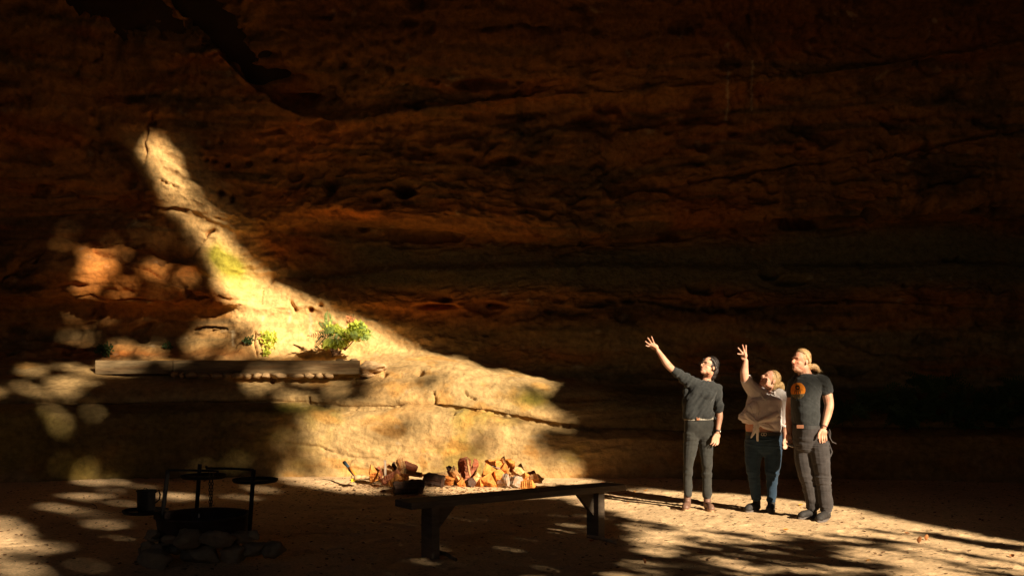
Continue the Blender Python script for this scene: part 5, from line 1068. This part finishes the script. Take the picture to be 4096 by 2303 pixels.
def foldm(V):
    k = np.array(c(1320, 420, -.1)); r = V-k; th = np.arctan2(r[:, 2], r[:, 0]); R_ = np.linalg.norm(r[:, [0, 2]], axis=1); q = np.stack([V[:, 0]*5, V[:, 1]*4, V[:, 2]*13+V[:, 0]*5], 1); return .007*np.tanh(3*fbm(q, (1, 1, 1), 3, 4.))*np.exp(-(R_/.28)**2)+.007*fbm(V, (7, 7, 9), 4, 51.)
me = remesh(bm, .0055, 'tee_shirt', 3, B3, foldm)
# round print on the chest: orange disc over a dark band, with a dark hand shape
tee = link('tee_shirt', me, M_tee, p3); bt_ = BVHTree.FromPolygons([tuple(v) for v in (get_v(me)+np.array(B3)).tolist()], [tuple(p.vertices) for p in me.polygons])
M_or = mat('orange print', color=(.80, .24, .015), rough=.85, var=.1, vscale=30); M_pk = mat('dark print', color=(.05, .03, .015), rough=.9); M_ol = mat('faded print', color=(.16, .12, .06), rough=.9, var=.4, vscale=60); M_bl = mat('blue grey print', color=(.07, .10, .14), rough=.9)
def decal(name, pts_in, m_, off, par=tee):                                # pts_in: predicate over a fine grid in crop units
    V = []; idx = {}; Fc = []; s = 1.6
    for i in range(0, 74):
        for j in range(0, 90):
            x = 1125+i*s; y = 380+j*s
            if not pts_in(x+s/2, y+s/2): continue
            q = []
            for (a, b) in ((i, j), (i+1, j), (i+1, j+1), (i, j+1)):
                if (a, b) not in idx:
                    w_ = c(1125+a*s, 380+b*s); h_ = bt_.ray_cast(CAM, (w_-CAM).normalized())
                    if h_[0] is None: idx[(a, b)] = None
                    else: idx[(a, b)] = len(V); V.append(h_[0]+h_[1]*off-B3)
                q.append(idx[(a, b)])
            if None in q: continue
            Fc.append(tuple(q))
    if Fc: leafmesh(name, V, Fc, m_, par)
ctr = (1179, 441)
disc = lambda x, y: ((x-ctr[0])/50)**2+((y-ctr[1])/52)**2 < 1 and y < 466-(x-1179)*.06
def handp(x, y):
    if not disc(x, y): return False
    dx, dy = x-1177, y-432
    palm = (abs(dx) < 15 and -26 < dy < 6 and not ((dx-2)**2+(dy+8)**2 < 40)) and (dx*dx/260+(dy+10)**2/330 < 1)
    fin = any(abs(dx-(k*9+(dy)*k*.22)) < 2.2 and 4 <= dy < 36-abs(k)*5 for k in (-1.3, -.4, .5, 1.4))
    return palm or fin
decal('print', lambda x, y: disc(x, y), M_or, .0022); decal('print', handp, M_pk, .0036)
decal('print', lambda x, y: 466-(x-1179)*.06 <= y < 500-(x-1179)*.1 and ((x-ctr[0])/50)**2+((y-ctr[1])/60)**2 < 1, M_ol, .0022)
decal('print', lambda x, y: abs(x-(1176-(y-480)*.2)) < (y-478)*.16 and 480 < y < 512, M_bl, .0036)
bm = bmesh.new()
loft(bm, [(c(1238, 676, 0), .132, .148, .2), (c(1250, 720, .0), .152, .158, .2), (c(1262, 780, .01), .178, .150, .2), (c(1268, 840, .01), .170, .115, .2), (c(1272, 880, .01), .08, .06, .2)])
limb(bm, [c(1220, 810, .04), c(1217, 900, .03), c(1228, 985, 0), c(1258, 1100, .0), c(1278, 1225, 0)], [.108, .098, .083, .074, .070]); limb(bm, [c(1320, 810, -.06), c(1332, 900, -.07), c(1343, 985, -.08), c(1355, 1110, -.06), c(1370, 1235, -.08)], [.105, .098, .085, .076, .072])
me = remesh(bm, .006, 'trousers', 6, B3, foldj); tr_ = link('trousers', me, M_work, p3)
bt = belt(p3, B3, c(1236, 688, 0), .138, .154, .2, .036, M_belt)
bm = bmesh.new(); box_bm(bm, c(1193, 688, -.149)-B3, Vector((math.cos(-.25), math.sin(-.25), 0)), Vector((-math.sin(-.25), math.cos(-.25), 0)), Z3, .068, .010, .036, .003); bm_obj(bm, 'buckle', M_copper, bt)
bm = bmesh.new(); tube(bm, [c(1385, 790, -.07)-B3, c(1398, 830, -.06)-B3, c(1410, 860, -.05)-B3, c(1400, 885, -.05)-B3, c(1378, 890, -.07)-B3], [.010, .009, .010, .011, .012], 8); bm_obj(bm, 'hammer_loop', M_work, tr_, True)
bm = bmesh.new(); tube(bm, [c(1392, 705, -.03)-B3, c(1402, 730, -.03)-B3, c(1398, 765, -.03)-B3, c(1412, 790, -.03)-B3, c(1440, 805, -.03)-B3], .0028, 6); tube(bm, [c(1388, 720, -.04)-B3, c(1394, 760, -.04)-B3, c(1416, 798, -.04)-B3], .0028, 6); bm_obj(bm, 'cord', M_soleb, tr_, True)
bm = bmesh.new(); ell(bm, Hd+M3 @ Vector((0, -.024, .040)), (.082, .094, .093), M3, 3); ell(bm, Hd+M3 @ Vector((0, -.075, -.025)), (.062, .045, .06), M3, 3); limb(bm, [Hd+M3 @ Vector((0, -.10, -.05)), c(1285, 278, .04), c(1305, 292, .05), c(1320, 312, .05)], [.03, .032, .034, .016])
for k in (-1, 1): limb(bm, [Hd+M3 @ Vector((k*.068, .005, .075)), Hd+M3 @ Vector((k*.074, -.01, .05)), Hd+M3 @ Vector((k*.072, -.045, .01))], [.012, .018, .024])
me = remesh(bm, .0045, 'hair', 2, B3, wrinkle(.006, (40, 40, 14), 7.0)); link('hair', me, M_hairg, p3); combed(p3, B3, Hd+M3 @ Vector((0, -.020, .042)), M3, (.083, .095, .093), 380, M_hairg, 5, front=48)
hair_strands([(c(1318, 305, .05), (1, 0, -.4), .04), (c(1300, 285, .04), (1, 0, .3), .03), (Hd+M3 @ Vector((0, -.04, .125)), (0, 0, 1), .02)], 60, 'hair', p3, B3, M_hairg, .0008)
foot(p3, B3, c(1278, 1225, .02), c(1188, 1272, -.10), (M_shoe, M_soleb), 'shoe', h=.09, w=.041); foot(p3, B3, c(1372, 1235, -.08), c(1315, 1308, -.26), (M_shoe, M_soleb), 'shoe', h=.10, w=.046)
bm = bmesh.new(); lathe(bm, Vector((0, 0, 0)), [(.030, -.004), (.033, -.004), (.033, .004), (.030, .004)], 20); wt = bm_obj(bm, 'wristband', M_belt, p3, True); wa, wb = c(1356, 690, -.12), c(1378, 610, -.06); wt.location = wa-B3; wt.rotation_euler = ((wb-wa).to_track_quat('Z', 'Y')).to_euler()
# phone held by the man's right hand
M_ph = mat('phone glass', color=(.62, .58, .52), rough=.25); ph = c(1122, 812, .06); bm = bmesh.new(); ax = Vector((.9, .1, -.35)).normalized(); ay = ax.cross(Vector((0, -.5, 1))).normalized(); box_bm(bm, Vector((0, 0, 0)), ax, ay, ax.cross(ay), .075, .055, .008, .003); o = bm_obj(bm, 'phone', M_ph); o.location = ph; tag(o, 'pale phone held low between the man and the woman in white', 'phone')
